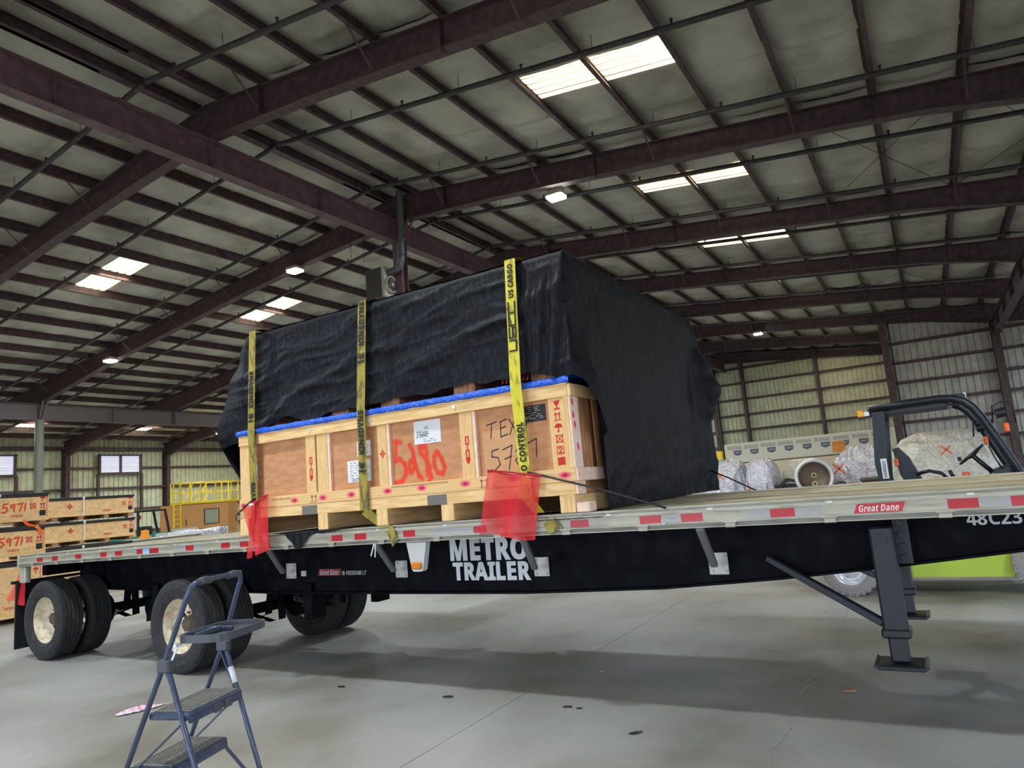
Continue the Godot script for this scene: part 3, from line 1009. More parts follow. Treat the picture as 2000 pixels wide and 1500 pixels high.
func make_wheel(parent: Node3D, deep: bool) -> Node3D:
	var w := group_part("wheel", parent)
	var g := G.new()
	var p := []
	# tyre: inner bead, sidewall, tread with five ribs, sidewall, bead
	for q in [[0.292, -0.105], [0.33, -0.135], [0.41, -0.145], [0.465, -0.135], [0.488, -0.12]]: p.append(Vector2(q[0], q[1]))
	for k in 5:
		var z := -0.115 + k * 0.0475
		p.append(Vector2(0.5, z)); p.append(Vector2(0.5, z + 0.036)); p.append(Vector2(0.478, z + 0.038)); p.append(Vector2(0.478, z + 0.0455))
	for q in [[0.488, 0.12], [0.465, 0.135], [0.41, 0.145], [0.33, 0.135], [0.292, 0.105]]: p.append(Vector2(q[0], q[1]))
	g.lathe(p, 56)
	part("tyre", g, M.rubber, w)
	g = G.new()
	var zd := -0.1 if deep else 0.06
	g.lathe([Vector2(0.312, 0.122), Vector2(0.318, 0.116), Vector2(0.31, 0.104), Vector2(0.295, 0.09), Vector2(0.275, 0.03), Vector2(0.268, zd + 0.03), Vector2(0.245, zd)], 48, Transform3D(), true)
	g.lathe([Vector2(0.29, 0.1), Vector2(0.272, 0.0), Vector2(0.29, -0.1), Vector2(0.3, -0.115)], 48, Transform3D(), true)
	g.lathe([Vector2(0.15, zd + 0.02), Vector2(0.14, zd + 0.04), Vector2(0.001, zd + 0.04)], 48, Transform3D(), true)
	# disc between hub and barrel, cut by eight hand holes
	for k in 48:
		var hole := k % 6 == 2 or k % 6 == 3
		var spans := [[0.15, 0.17], [0.226, 0.245]] if hole else [[0.15, 0.245]]
		for q in spans:
			var pts := []
			for e in [[k, q[0]], [k + 1, q[0]], [k + 1, q[1]], [k, q[1]]]:
				var an: float = TAU * e[0] / 48.0
				pts.append(Vector3(cos(an) * e[1], sin(an) * e[1], lerpf(zd + 0.02, zd, (e[1] - 0.15) / 0.095)))
			g.face(pts, Vector3(pts[0].x, pts[0].y, -9), Vector3.RIGHT)
	part("rim", g, M.rim, w)
	if deep:
		g = G.new()
		g.lathe([Vector2(0.001, zd + 0.13), Vector2(0.06, zd + 0.125), Vector2(0.075, zd + 0.11), Vector2(0.08, zd + 0.06), Vector2(0.1, zd + 0.05), Vector2(0.1, zd + 0.03)], 20, Transform3D(), true)
		for k in 10:
			var a := TAU * k / 10.0
			g.cyl(Vector3(cos(a) * 0.125, sin(a) * 0.125, zd + 0.03), Vector3(cos(a) * 0.125, sin(a) * 0.125, zd + 0.065), 0.014, -1.0, 6)
		part("hub", g, M.hub, w)
	return w

func build_trailer() -> void:
	var t := thing("flatbed_trailer", "long black flatbed trailer with a silver side rail lettered METRO TRAILER", "trailer")
	var X0 := -10.7
	var X1 := 3.93
	var g: G
	# deck planks
	var n := 12
	for i in n:
		var z0 := lerpf(TZ - 0.09, TZF + 0.09, float(i) / n) - 0.004
		var z1 := lerpf(TZ - 0.09, TZF + 0.09, float(i + 1) / n) + 0.004
		g = G.new()
		g.uo = Vector2(i * 0.7, i * 0.31)
		deck_strip(g, X0, X1, z0, z1, -0.03 - (0.004 if i % 2 else 0.0), 0.0 - (0.004 if i % 2 else 0.0))
		part("deck_plank", g, M.deck_wood if i % 3 == 1 else M.deck_alu, t)
	# side rails: top lip, recessed band, lower lip
	for s in 2:
		var z := TZ if s == 0 else TZF
		var d := -1.0 if s == 0 else 1.0
		g = G.new()
		deck_strip(g, X0, X1, z + 0.008 * d, z + 0.09 * d, -0.004, 0.006)
		deck_strip(g, X0, X1, z + 0.04 * d, z + 0.05 * d, -0.018, -0.004)
		deck_strip(g, X0, X1, z, z + 0.05 * d, -0.04, -0.018)
		deck_strip(g, X0, X1, z + 0.014 * d, z + 0.03 * d, -0.104, -0.04)
		deck_strip(g, X0, X1, z - 0.004 * d, z + 0.03 * d, -0.112, -0.104)
		var sr := part("side_rail", g, M.alu, t)
		g = G.new()
		deck_strip(g, X0, X1, z + 0.022 * d, z + 0.036 * d, -0.138, -0.112)
		part("lower_flange", g, M.alu_dirty, sr)
		g = G.new()
		deck_strip(g, X0, X1, z + 0.006 * d, z + 0.06 * d, -0.145, -0.138)
		part("bottom_lip", g, M.alu, sr)
	# reflective tape on the near rail, white-grey between the reds
	var zt := TZ - 0.0125
	for q in [[-10.24, -10.1, 1], [-9.86, -9.72, 1], [-9.3, -9.16, 1], [-8.74, -8.6, 1], [-8.42, -8.28, 1], [-7.98, -7.86, 1], [-7.86, -7.73, 2], [-7.73, -7.56, 1], [-7.06, -6.92, 1], [-7.22, -7.06, 0], [-6.92, -6.78, 0], [-6.46, -6.32, 1], [-6.16, -6.03, 1], [-4.86, -4.72, 1], [-4.57, -4.43, 1], [-4.0, -3.87, 1], [-3.26, -3.14, 1], [-3.7, -3.27, 0], [-2.38, -2.23, 1], [-1.83, -1.67, 1], [-1.67, -1.53, 0], [-1.53, -1.38, 1], [-1.09, -0.94, 0], [-0.94, -0.79, 1], [-0.79, -0.64, 0], [0.04, 0.19, 1], [0.19, 0.34, 0], [0.34, 0.49, 1], [0.95, 1.1, 1], [1.25, 1.4, 1]]:
		g = G.new()
		deck_strip(g, q[0], q[1], zt, zt - 0.004, -0.1, -0.046, 1)
		part("reflective_tape", g, [M.white_tape, M.red_tape, M.blue_white_tape][q[2]], t)
	# little round emblems on the grey tape
	for x in [-1.02, -0.72, 0.265, -1.6]:
		g = G.new()
		g.lathe([Vector2(0.021, 0.0), Vector2(0.021, 0.001), Vector2(0.018, 0.001), Vector2(0.018, 0.0)], 18, Transform3D(Basis(), Vector3(x, deck(x) - 0.075, zt)))
		for a in 3:
			var an := TAU * a / 3.0 + 0.5
			g.stroke([Vector2(0, 0), Vector2(cos(an), sin(an)) * 0.016], 0.004, Transform3D(Basis(), Vector3(x, deck(x) - 0.075, zt)), 0.001)
		part("tape_emblem", g, M.alu, t)
	# stake pockets and winch keepers below the rail
	for k in 24:
		var x := X0 + 0.35 + k * 0.61
		g = G.new()
		var y := deck(x)
		g.box(Vector3(x - 0.045, y - 0.118, TZ + 0.004), Vector3(x + 0.045, y - 0.112, TZ - 0.05), 0.0)
		g.box(Vector3(x - 0.035, y - 0.15, TZ - 0.002), Vector3(x + 0.035, y - 0.118, TZ - 0.012), 0.004)
		part("rail_clip", g, M.alu, t)
	for k in 20:
		var x := X0 + 0.5 + k * 0.74
		g = G.new()
		g.box(Vector3(x - 0.02, deck(x) - 0.03, TZ + 0.004), Vector3(x + 0.02, deck(x) - 0.016, TZ - 0.01), 0.003)
		part("rail_rivet", g, M.white_plastic, t)
	# rear and front end rails
	g = G.new()
	g.box(Vector3(X0 - 0.05, deck(X0) - 0.16, TZ), Vector3(X0, deck(X0) + 0.005, TZF), 0.01)
	part("rear_rail", g, M.alu, t)
	g = G.new()
	g.box(Vector3(X0 - 0.02, deck(X0) - 0.3, TZ - 0.3), Vector3(X0 + 0.1, deck(X0) - 0.16, TZF + 0.3), 0.01)
	part("rear_sill", g, M.black_paint, t)
	for z in [TZ - 0.02, TZF + 0.1]:
		g = G.new()
		g.box(Vector3(X0 - 0.02, deck(X0) - 0.36, z), Vector3(X0 + 0.13, deck(X0) - 0.15, z - 0.08), 0.012)
		part("rear_corner_post", g, M.alu, t)
	# main beams with tapered neck
	for zc in [-5.47, -6.56]:
		var prof := PackedVector2Array()
		var top := []
		for i in 13:
			var x := lerpf(X0 + 0.1, X1, i / 12.0)
			top.append(Vector2(x, deck(x) - 0.16))
		for p in top: prof.append(p)
		for q in [[X1, 1.15], [1.6, 1.14], [0.45, 1.045], [-0.4, 0.945], [-1.1, 0.875], [-1.95, 0.81], [-3.2, 0.77], [-4.6, 0.762], [-6.3, 0.755], [-10.0, 0.80], [-10.6, 0.9]]: prof.append(Vector2(q[0], q[1]))
		g = G.new()
		g.prism(prof, zc - 0.008, zc + 0.008)
		for i in range(13, prof.size() - 1):   # bottom flange
			var a := prof[i]
			var b := prof[i + 1]
			g.bar(Vector3(a.x, a.y, zc), Vector3(b.x, b.y, zc), 0.14, 0.018)
		part("main_beam", g, M.black_paint, t)
	# cross members
	for k in 30:
		var x := X0 + 0.3 + k * 0.48
		g = G.new()
		g.box(Vector3(x - 0.03, deck(x) - 0.14, TZ - 0.04), Vector3(x + 0.03, deck(x) - 0.036, TZF + 0.04))
		part("cross_member", g, M.black_paint, t)
	# diagonal side braces with foot plates
	for q in [[-5.81, -6.23], [-4.38, -4.65], [-2.85, -3.06], [-1.43, -1.51]]:
		var b := group_part("side_brace", t)
		g = G.new()
		g.bar(Vector3(q[0] + 0.0, deck(q[0]) - 0.15, TZ - 0.08), Vector3(q[1] - 0.0, 0.99, -5.33), 0.055, 0.04, 0.008)
		part("strut", g, M.bracket, b)
		g = G.new()
		g.box(Vector3(q[1] - 0.075, 0.905, -5.44), Vector3(q[1] + 0.075, 1.07, -5.455), 0.004)
		for c in [[-0.05, 0.93], [0.05, 0.93], [-0.05, 1.045], [0.05, 1.045]]: g.cyl(Vector3(q[1] + c[0], c[1], -5.445), Vector3(q[1] + c[0], c[1], -5.425), 0.012, -1.0, 6)
		part("foot_plate", g, M.plate, b)
	# marker lamp in a white wedge housing
	var mk := group_part("marker_light", t)
	g = G.new()
	g.prism(PackedVector2Array([Vector2(-4.03, deck(-4) - 0.155), Vector2(-3.81, deck(-4) - 0.155), Vector2(-3.86, 1.06), Vector2(-3.88, 1.045), Vector2(-3.96, 1.045), Vector2(-3.98, 1.06)]), -4.86, -4.8)
	part("housing", g, M.white_plastic, mk)
	g = G.new()
	g.box(Vector3(-3.975, 1.065, -4.8), Vector3(-3.865, 1.125, -4.775), 0.02)
	part("lens", g, M.amber, mk)
	# wheels
	var deep := make_wheel(t, true)
	deep.position = Vector3(-7.3, 0.5, -4.9)
	var w2: Node3D = deep.duplicate()
	t.add_child(w2, true)
	w2.position = Vector3(-10.15, 0.5, -4.9)
	w2.rotation.z = 0.3
	var flat := make_wheel(t, false)
	flat.position = Vector3(-7.3, 0.5, -5.27)
	for q in [[-10.15, -5.27], [-7.3, -6.76], [-7.3, -7.12], [-10.15, -6.76], [-10.15, -7.12]]:
		var w: Node3D = flat.duplicate()
		t.add_child(w, true)
		w.position = Vector3(q[0], 0.5, q[1])
	for x in [-7.3, -10.15]:
		g = G.new()
		g.cyl(Vector3(x, 0.5, -5.1), Vector3(x, 0.5, -6.95), 0.065, -1.0, 14)
		part("axle", g, M.black_paint, t)
		for z in [-5.55, -6.5]:
			g = G.new()
			g.cyl(Vector3(x, 0.5, z + 0.08), Vector3(x, 0.5, z - 0.05), 0.2, -1.0, 20)
			part("brake_drum", g, M.black_paint, t)
			g = G.new()
			g.prism(PackedVector2Array([Vector2(x + 0.75, 0.8), Vector2(x + 0.6, 0.8), Vector2(x + 0.55, 0.5), Vector2(x + 0.0, 0.36), Vector2(x - 0.45, 0.4), Vector2(x - 0.45, 0.52), Vector2(x + 0.1, 0.52), Vector2(x + 0.62, 0.42), Vector2(x + 0.78, 0.45)]), z - 0.05, z + 0.05)
			part("trailing_arm", g, M.black_paint, t)
			g = G.new()
			g.lathe([Vector2(0.05, -0.14), Vector2(0.14, -0.12), Vector2(0.15, 0.0), Vector2(0.13, 0.12), Vector2(0.12, 0.2)], 20, Transform3D(Basis(Vector3(1, 0, 0), Vector3(0, 0, 1), Vector3(0, -1, 0)).orthonormalized() * Basis(Vector3(1, 0, 0), PI), Vector3(x - 0.38, 0.64, z)), true)
			part("air_spring", g, M.rubber, t)
	for q in [[-8.72, 0.62], [-5.95, 0.66]]:
		g = G.new()
		g.box(Vector3(q[0] - 0.06, q[1] - 0.18, -5.4), Vector3(q[0] + 0.06, 0.86, -5.62), 0.01)
		part("suspension_hanger", g, M.black_paint, t)
		g = G.new()
		g.box(Vector3(q[0] - 0.06, q[1] - 0.18, -6.44), Vector3(q[0] + 0.06, 0.86, -6.66), 0.01)
		part("suspension_hanger", g, M.black_paint, t)
	for q in [[-8.4, 0.56, 0.75], [-9.3, 0.5, 0.6]]:
		g = G.new()
		g.cyl(Vector3(q[0], q[1], -5.7), Vector3(q[0], q[1], -6.4), 0.12, -1.0, 18)
		part("air_tank", g, M.black_paint, t)
	for k in 3:
		g = G.new()
		var pts := []
		for i in 12:
			var f := i / 11.0
			pts.append(Vector3(lerpf(-6.2, -6.95, f), 0.74 - 0.2 * sin(f * PI * 0.5) - 0.03 * k, lerpf(-5.5, -6.35, f) + 0.05 * sin(f * 8.0 + k)))
		g.tube(pts, 0.016, 8)
		part("brake_hose", g, M.cord, t)
	g = G.new()
	g.box(Vector3(X0 + 0.3, 0.76, -5.0), Vector3(-6.3, 1.2, -5.02))
	# mud flaps
	for z in [[-4.78, -5.4], [-6.63, -7.25]]:
		g = G.new()
		g.box(Vector3(-10.92, 0.1, z[0]), Vector3(-10.9, 0.98, z[1]), 0.004)
		g.bar(Vector3(-10.91, 0.98, z[0] + 0.05), Vector3(-10.91, 0.98, -6.0), 0.04, 0.04)
		part("mud_flap", g, M.cord, t)
	# landing gear
	for s in 2:
		var z := -5.22 if s == 0 else -6.81
		var lg := group_part("landing_leg", t)
		g = G.new()
		g.box(Vector3(-0.425, 0.56, z - 0.075), Vector3(-0.285, 1.24, z + 0.075), 0.012)
		g.box(Vector3(-0.44, 0.54, z - 0.085), Vector3(-0.27, 0.6, z + 0.085), 0.012)
		g.cyl(Vector3(-0.36, 1.16, z + 0.07), Vector3(-0.36, 1.16, z + 0.085), 0.035, -1.0, 16)
		part("outer_tube", g, M.leg_paint, lg)
		g = G.new()
		g.box(Vector3(-0.41, 0.39, z - 0.06), Vector3(-0.3, 0.56, z + 0.06), 0.012)
		part("inner_tube", g, M.leg_paint, lg)
		g = G.new()
		g.box(Vector3(-0.49, 0.355, z - 0.13), Vector3(-0.22, 0.385, z + 0.13), 0.008)
		g.bar(Vector3(-0.485, 0.37, z), Vector3(-0.505, 0.385, z), 0.26, 0.02)
		g.bar(Vector3(-0.225, 0.37, z), Vector3(-0.205, 0.385, z), 0.26, 0.02)
		part("foot", g, M.leg_paint, lg)
		g = G.new()
		g.bar(Vector3(-1.14, 1.03, z - 0.18 * (1 - 2 * s)), Vector3(-0.42, 0.62, z), 0.05, 0.05, 0.008)
		part("diagonal_brace", g, M.leg_paint, lg)
		g = G.new()
		g.box(Vector3(-0.29, 0.98, z - 0.16), Vector3(-0.2, 1.3, z - 0.12))
		for k in 4: g.cyl(Vector3(-0.25, 1.02 + k * 0.075, z - 0.12), Vector3(-0.25, 1.02 + k * 0.075, z - 0.09), 0.022, -1.0, 6)
		part("bolt_plate", g, M.leg_paint, lg)
	g = G.new()
	g.bar(Vector3(-0.355, 0.9, -5.25), Vector3(-0.355, 0.9, -6.8), 0.05, 0.05)
	part("landing_gear_shaft", g, M.leg_paint, t)
	# lettering
	var zl := -5.46
	lettering("METRO", 0.85, 0.205, xfz(Vector3(-4.05, 1.052, zl)), M.white_letter, t)
	lettering("TRAILER", 0.85, 0.165, xfz(Vector3(-4.03, 0.872, zl)), M.white_letter, t)
	lettering("48C2314", 0.42, 0.085, xfz(Vector3(0.135, 1.2, zl)), M.white_letter, t)
	g = G.new()
	g.prism(PackedVector2Array([Vector2(-5.83, 0.93), Vector2(-5.5, 0.93), Vector2(-5.48, 1.0), Vector2(-5.81, 1.0)]), zl, zl + 0.003)
	var gp := part("name_plate", g, mat(col(120, 26, 34), 0.5), t)
	lettering("Great Dane", 0.27, 0.052, xfz(Vector3(-5.80, 0.938, zl + 0.003)), M.white_tape, gp, true, "lettering", 0.2)
	lettering("FREEDOM LT", 0.28, 0.042, xfz(Vector3(-5.42, 0.935, zl)), M.white_tape, t, true, "lettering", 0.2)
	g = G.new()
	for a in 5:
		var an := TAU * a / 5.0
		g.stroke([Vector2(0, 0), Vector2(cos(an), sin(an)) * 0.022], 0.012, xfz(Vector3(-5.455, 0.955, zl)), 0.002)
	part("star_emblem", g, M.white_tape, t)
	g = G.new()
	g.prism(PackedVector2Array([Vector2(-0.452, deck(-0.3) - 0.1), Vector2(-0.195, deck(-0.3) - 0.1), Vector2(-0.172, deck(-0.3) - 0.046), Vector2(-0.429, deck(-0.3) - 0.046)]), zt, zt + 0.004)
	gp = part("name_plate", g, M.red_plate, t)
	lettering("Great Dane", 0.215, 0.04, xfz(Vector3(-0.425, deck(-0.3) - 0.094, zt + 0.004)), M.white_plastic, gp, true, "lettering", 0.2)
	g = G.new()
	g.box(Vector3(-6.07, 0.93, -5.44), Vector3(-6.0, 0.985, -5.455))
	part("spec_plate", g, M.plate, t)
	# amber beacon standing on the far rail and a reflector triangle
	rebase(t, Vector3(-3.4, 0, -6.0))

# ------------------------------------------------------------------ load
const CX0 := -6.13
const CX1 := -2.3
const CZ := -4.72
func stamp(img: Image, which: int, o: Vector2, s: float, c: Color) -> void:
	var w := maxf(1.2, s * 0.055)
	match which:
		0:   # fragile glass
			paint(img, [o + Vector2(-0.3, -0.45) * s, o + Vector2(0.35, -0.5) * s], s * 0.05, 1, c)
			for k in 6: paint(img, [o + Vector2(-0.28 + k * 0.02, -0.42 + k * 0.07) * s, o + Vector2(0.33 - k * 0.03, -0.46 + k * 0.07) * s], s * 0.06, 1, c)
			paint(img, [o + Vector2(0, 0.0) * s, o + Vector2(0, 0.4) * s], w * 1.5, 1, c)
			paint(img, [o + Vector2(-0.3, 0.42) * s, o + Vector2(0.3, 0.4) * s], w * 1.5, 1, c)
		1:   # up arrows
			for q in [-0.22, 0.22]:
				paint(img, [o + Vector2(q, 0.25) * s, o + Vector2(q, -0.4) * s], w, 1, c)
				paint(img, [o + Vector2(q - 0.12, -0.22) * s, o + Vector2(q, -0.42) * s, o + Vector2(q + 0.12, -0.22) * s], w, 1, c)
			paint(img, [o + Vector2(-0.38, 0.42) * s, o + Vector2(0.38, 0.4) * s], w, 1, c)
		2:   # umbrella
			for k in 6: paint(img, arc(o + Vector2(0, -0.05) * s, s * 0.42 * (1.0 - k * 0.15), s * 0.36 * (1.0 - k * 0.15), 180, 360), s * 0.05, 1, c)
			paint(img, [o + Vector2(0, -0.05) * s, o + Vector2(0, 0.4) * s], w, 1, c)
			paint(img, arc(o + Vector2(-0.07, 0.4) * s, s * 0.07, s * 0.08, 0, 180, 6), w, 1, c)
		3:   # no stacking box
			paint(img, [o + Vector2(-0.38, -0.38) * s, o + Vector2(0.38, -0.38) * s, o + Vector2(0.38, 0.38) * s, o + Vector2(-0.38, 0.38) * s, o + Vector2(-0.38, -0.38) * s], w * 0.8, 1, c)
			paint(img, [o + Vector2(-0.46, -0.5) * s, o + Vector2(0.46, 0.5) * s], w * 0.8, 1, c)
			paint(img, [o + Vector2(0.46, -0.5) * s, o + Vector2(-0.46, 0.5) * s], w * 0.8, 1, c)
		4:   # two in a box
			paint(img, [o + Vector2(-0.4, -0.42) * s, o + Vector2(0.4, -0.42) * s, o + Vector2(0.4, 0.42) * s, o + Vector2(-0.4, 0.42) * s, o + Vector2(-0.4, -0.42) * s], w * 0.8, 1, c)
			paint(img, arc(o + Vector2(0, -0.12) * s, s * 0.16, s * 0.16, 190, 380, 8) + [o + Vector2(-0.17, 0.27) * s, o + Vector2(0.19, 0.27) * s], w * 1.1, 1, c)
		5:   # filled square
			for k in 12: paint(img, [o + Vector2(-0.4, -0.4 + k * 0.07) * s, o + Vector2(0.4, -0.42 + k * 0.07) * s], s * 0.045, 1, c)
		6:   # sling chain with arrow
			for y in [-1.5, 0.1]:
				for q in [-0.2, 0.2]: paint(img, [o + Vector2(q, y) * s, o + Vector2(q, y + 0.85) * s], s * 0.09, 1, c)
				paint(img, [o + Vector2(-0.2, y) * s, o + Vector2(0.2, y) * s], s * 0.07, 1, c)
				paint(img, [o + Vector2(-0.2, y + 0.85) * s, o + Vector2(0.2, y + 0.85) * s], s * 0.07, 1, c)
			paint(img, [o + Vector2(0, -0.5) * s, o + Vector2(0, 0.0) * s], s * 0.08, 1, c)
			for k in 6: paint(img, [o + Vector2(-0.3 + k * 0.05, 1.1 + k * 0.1) * s, o + Vector2(0.3 - k * 0.05, 1.1 + k * 0.1) * s], s * 0.07, 1, c)
		7:   # centre of gravity cross
			paint(img, [o + Vector2(-0.5, 0) * s, o + Vector2(0.5, 0) * s], w, 1, c)
			paint(img, [o + Vector2(0, -0.5) * s, o + Vector2(0, 0.5) * s], w, 1, c)
			paint(img, arc(o, s * 0.28, s * 0.28, 0, 360, 16), w, 1, c)

# plank seen from the front whose print is in an image: box with the image on its +z face
func printed_board(called: String, a: Vector3, b: Vector3, img: Image, m: Material, parent: Node3D) -> MeshInstance3D:
	var o := boxpart(called, a, b, 0.003, m, parent)
	var lo := a.min(b)
	var hi := a.max(b)
	var g := G.new()
	var z := hi.z + 0.0008
	var i := 0.003
	g.quad(Vector3(lo.x + i, hi.y - i, z), Vector3(hi.x - i, hi.y - i, z), Vector3(hi.x - i, lo.y + i, z), Vector3(lo.x + i, lo.y + i, z), Vector2(0, 0), Vector2(1, 0), Vector2(1, 1), Vector2(0, 1))
	part("printed_face", g, img_mat(img), o)
	return o

func build_load() -> void:
	var LB := col(238, 198, 138)
	var LD := col(216, 170, 112)
	var RED := Color(0.80, 0.13, 0.12, 0.92)
	var t := thing("wooden_crate", "long pine and plywood crate spray-painted 5280 on the trailer deck", "crate")
	# core
	boxpart("plywood_body", Vector3(CX0 + 0.05, 1.64, CZ - 0.075), Vector3(CX1 - 0.05, 2.4, -8.02), 0.0, M.plywood, t)
	# front plywood panels set back between the posts
	var zb := CZ - 0.05
	var panels := [[-5.99, -5.16], [-4.87, -4.24], [-4.13, -3.33], [-3.2, -2.48]]
	for k in 4:
		var x0: float = panels[k][0]
		var x1: float = panels[k][1]
		var w := int((x1 - x0) * 460)
		var h := int(0.54 * 460)
		var img := wood_image(w, h, col(206, 150, 106), col(180, 122, 82), 60 + k, 0.01, 0.03)
		if k == 2:   # 5280 in orange-red spray
			var s := h / 100.0
			var cs := Color(0.87, 0.24, 0.12, 0.9)
			var o := Vector2(w * 0.0, 0)
			for st_ in [[[12, 33], [24, 34]], [[14, 32], [11, 62], [20, 60], [30, 68], [32, 82], [24, 93], [10, 95]],
				[[42, 40], [48, 50], [50, 62], [48, 76], [42, 82], [38, 74], [41, 66], [47, 62], [52, 70], [58, 88], [64, 92]],
				[[70, 48], [67, 43], [62, 46], [64, 54], [72, 62], [80, 76], [82, 92], [78, 97]], [[75, 45], [76, 56], [76, 70], [75, 88]],
				[[97, 55], [91, 62], [90, 76], [96, 86], [106, 88], [110, 80], [106, 68], [99, 58], [95, 56]]]:
				var pts := []
				for p in st_: pts.append(o + Vector2(p[0], p[1]) * s)
				paint(img, pts, 3.0, 12.0, cs)
		if k == 3:   # lighter scrubbed patch and marker lettering
			for y in range(int(h * 0.36), h):
				for x in range(int(w * 0.1), int(w * 0.72)):
					img.set_pixel(x, y, img.get_pixel(x, y).lerp(col(214, 168, 118), 0.55))
			var ik := Color(0.13, 0.11, 0.1, 0.95)
			for st_ in [[[22, 27], [40, 24]], [[31, 26], [28, 46]], [[47, 25], [46, 46]], [[46, 25], [58, 22]], [[46, 34], [56, 32]], [[46, 46], [58, 43]], [[62, 22], [74, 42]], [[74, 20], [62, 44]], [[84, 21], [79, 30], [82, 40], [90, 38], [92, 28], [84, 21]],
				[[40, 62], [28, 64], [27, 72], [38, 74], [41, 84], [30, 92], [25, 90]], [[47, 64], [64, 59], [56, 92]], [[50, 77], [62, 74]], [[70, 68], [76, 60], [82, 64], [80, 76], [72, 86], [68, 80], [76, 74]], [[88, 60], [106, 54], [104, 78]]]:
				var pts := []
				for p in st_: pts.append(Vector2(p[0], p[1]) * h / 100.0)
				paint(img, pts, 1.6, 1.2, ik)
		var g := G.new()
		g.quad(Vector3(x0, 2.37, zb), Vector3(x1, 2.37, zb), Vector3(x1, 1.79, zb), Vector3(x0, 1.79, zb))
		part("plywood_panel", g, img_mat(img), t)
	# rails and posts
	boxpart("top_rail", Vector3(CX0, 2.345, CZ), Vector3(CX1 - 0.0, 2.435, CZ - 0.05), 0.004, M.lumber, t)
	boxpart("top_cap", Vector3(CX0, 2.435, CZ + 0.004), Vector3(CX1, 2.455, CZ - 0.3), 0.004, M.lumber, t)
	var zi := CZ - 0.014
	for k in [[-6.13, -5.99], [-5.16, -5.03], [-5.01, -4.87], [-4.24, -4.13], [-3.33, -3.2], [-2.48, -2.34]]:
		var w := 96
		var h := 400
		var img := wood_image(w, h, LB, LD, int(k[0] * 100), 0.06, 0.006)
		for q in 10:
			var p := Vector2(rng.randf_range(10, 86), rng.randf_range(10, 390))
			paint(img, [p, p + Vector2(1, 0)], 1.5, 1, col(120, 84, 50))
		if is_equal_approx(k[0], -5.16) or is_equal_approx(k[0], -3.33): stamp(img, 6, Vector2(50, 230), 52, RED)
		if is_equal_approx(k[0], -4.24): stamp(img, 7, Vector2(48, 190), 60, RED)
		if is_equal_approx(k[0], -2.48):
			for q in 6: stamp(img, q, Vector2(52, 40 + q * 64), 50, RED)
		printed_board("post", Vector3(k[0], 1.8, zi), Vector3(k[1], 2.345, CZ - 0.05), img, M.lumber, t)
	for x in [-4.87, -4.13, -3.2, -5.99]: boxpart("post_edge", Vector3(x, 1.8, zi - 0.004), Vector3(x + 0.03, 2.345, CZ - 0.05), 0.002, M.lit_side_wood, t)
	# corner post and end boards (right end)
	boxpart("corner_post", Vector3(-2.34, 1.8, CZ), Vector3(CX1, 2.345, CZ - 0.1), 0.004, M.lumber, t)
	boxpart("end_rail", Vector3(CX1, 2.345, CZ - 0.0), Vector3(CX1 + 0.03, 2.44, CZ - 0.6), 0.004, M.lumber, t)
	var img_e := wood_image(120, 400, col(252, 228, 208), col(244, 210, 186), 71, 0.05, 0.008)  # pale base colour imitates light falling on the crate end
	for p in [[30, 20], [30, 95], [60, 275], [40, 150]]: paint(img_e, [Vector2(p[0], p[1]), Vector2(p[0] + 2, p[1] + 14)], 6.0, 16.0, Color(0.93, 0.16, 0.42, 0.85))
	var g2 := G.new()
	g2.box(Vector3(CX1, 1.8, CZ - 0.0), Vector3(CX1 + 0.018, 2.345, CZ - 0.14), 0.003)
	part("end_post", g2, M.lit_side_wood, t)
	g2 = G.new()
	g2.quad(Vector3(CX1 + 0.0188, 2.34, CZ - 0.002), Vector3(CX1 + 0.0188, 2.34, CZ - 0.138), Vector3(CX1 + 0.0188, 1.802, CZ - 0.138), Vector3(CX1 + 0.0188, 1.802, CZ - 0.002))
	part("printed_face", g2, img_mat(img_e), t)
	boxpart("end_post", Vector3(CX1, 1.8, CZ - 0.17), Vector3(CX1 + 0.012, 2.345, CZ - 0.34), 0.003, M.lumber_dark, t)
	boxpart("end_post", Vector3(CX1, 1.8, CZ - 0.42), Vector3(CX1 + 0.012, 2.345, CZ - 0.9), 0.003, M.plywood, t)
	# bottom rail with nail clusters marked by pink spray
	var bi := wood_image(1900, 96, LB, LD, 75, 0.0016, 0.05)
	var PINK := Color(0.94, 0.13, 0.36, 0.9)
	for p in [[30, 60], [400, 52], [590, 50], [770, 46], [985, 44], [1175, 44], [1400, 42], [1630, 36], [1855, 46]]:
		var c := Vector2(p[0], p[1])
		paint(bi, [c, c + Vector2(1, 2)], 8.0, 26.0, PINK)
		paint(bi, arc(c, 5, 8, -60, 200, 8), 2.0, 1.5, Color(0.35, 0.1, 0.3, 0.9))
	for x in [520, 1480]:
		for q in [0, 24]:
			paint(bi, [Vector2(x + q, 80), Vector2(x + q, 24)], 1.5, 1, col(120, 50, 40))
			paint(bi, [Vector2(x + q - 7, 36), Vector2(x + q, 22), Vector2(x + q + 7, 36)], 1.5, 1, col(120, 50, 40))
		paint(bi, [Vector2(x - 10, 86), Vector2(x + 34, 84)], 1.5, 1, col(120, 50, 40))
	for q in 22:
		var x := 1010 + q * 14
		paint(bi, [Vector2(x, 8 + (q % 3)), Vector2(x + 4, 22), Vector2(x + 8, 8)], 1.2, 1, col(110, 86, 50))
	for q in 8: paint(bi, [Vector2(250 + q * 16, 22), Vector2(256 + q * 16, 36), Vector2(260 + q * 16, 22 + q % 3 * 4)], 1.4, 1, col(90, 70, 46))
	printed_board("bottom_rail", Vector3(CX0, 1.70, CZ + 0.004), Vector3(CX1 + 0.015, 1.8, CZ - 0.05), bi, M.lumber, t)
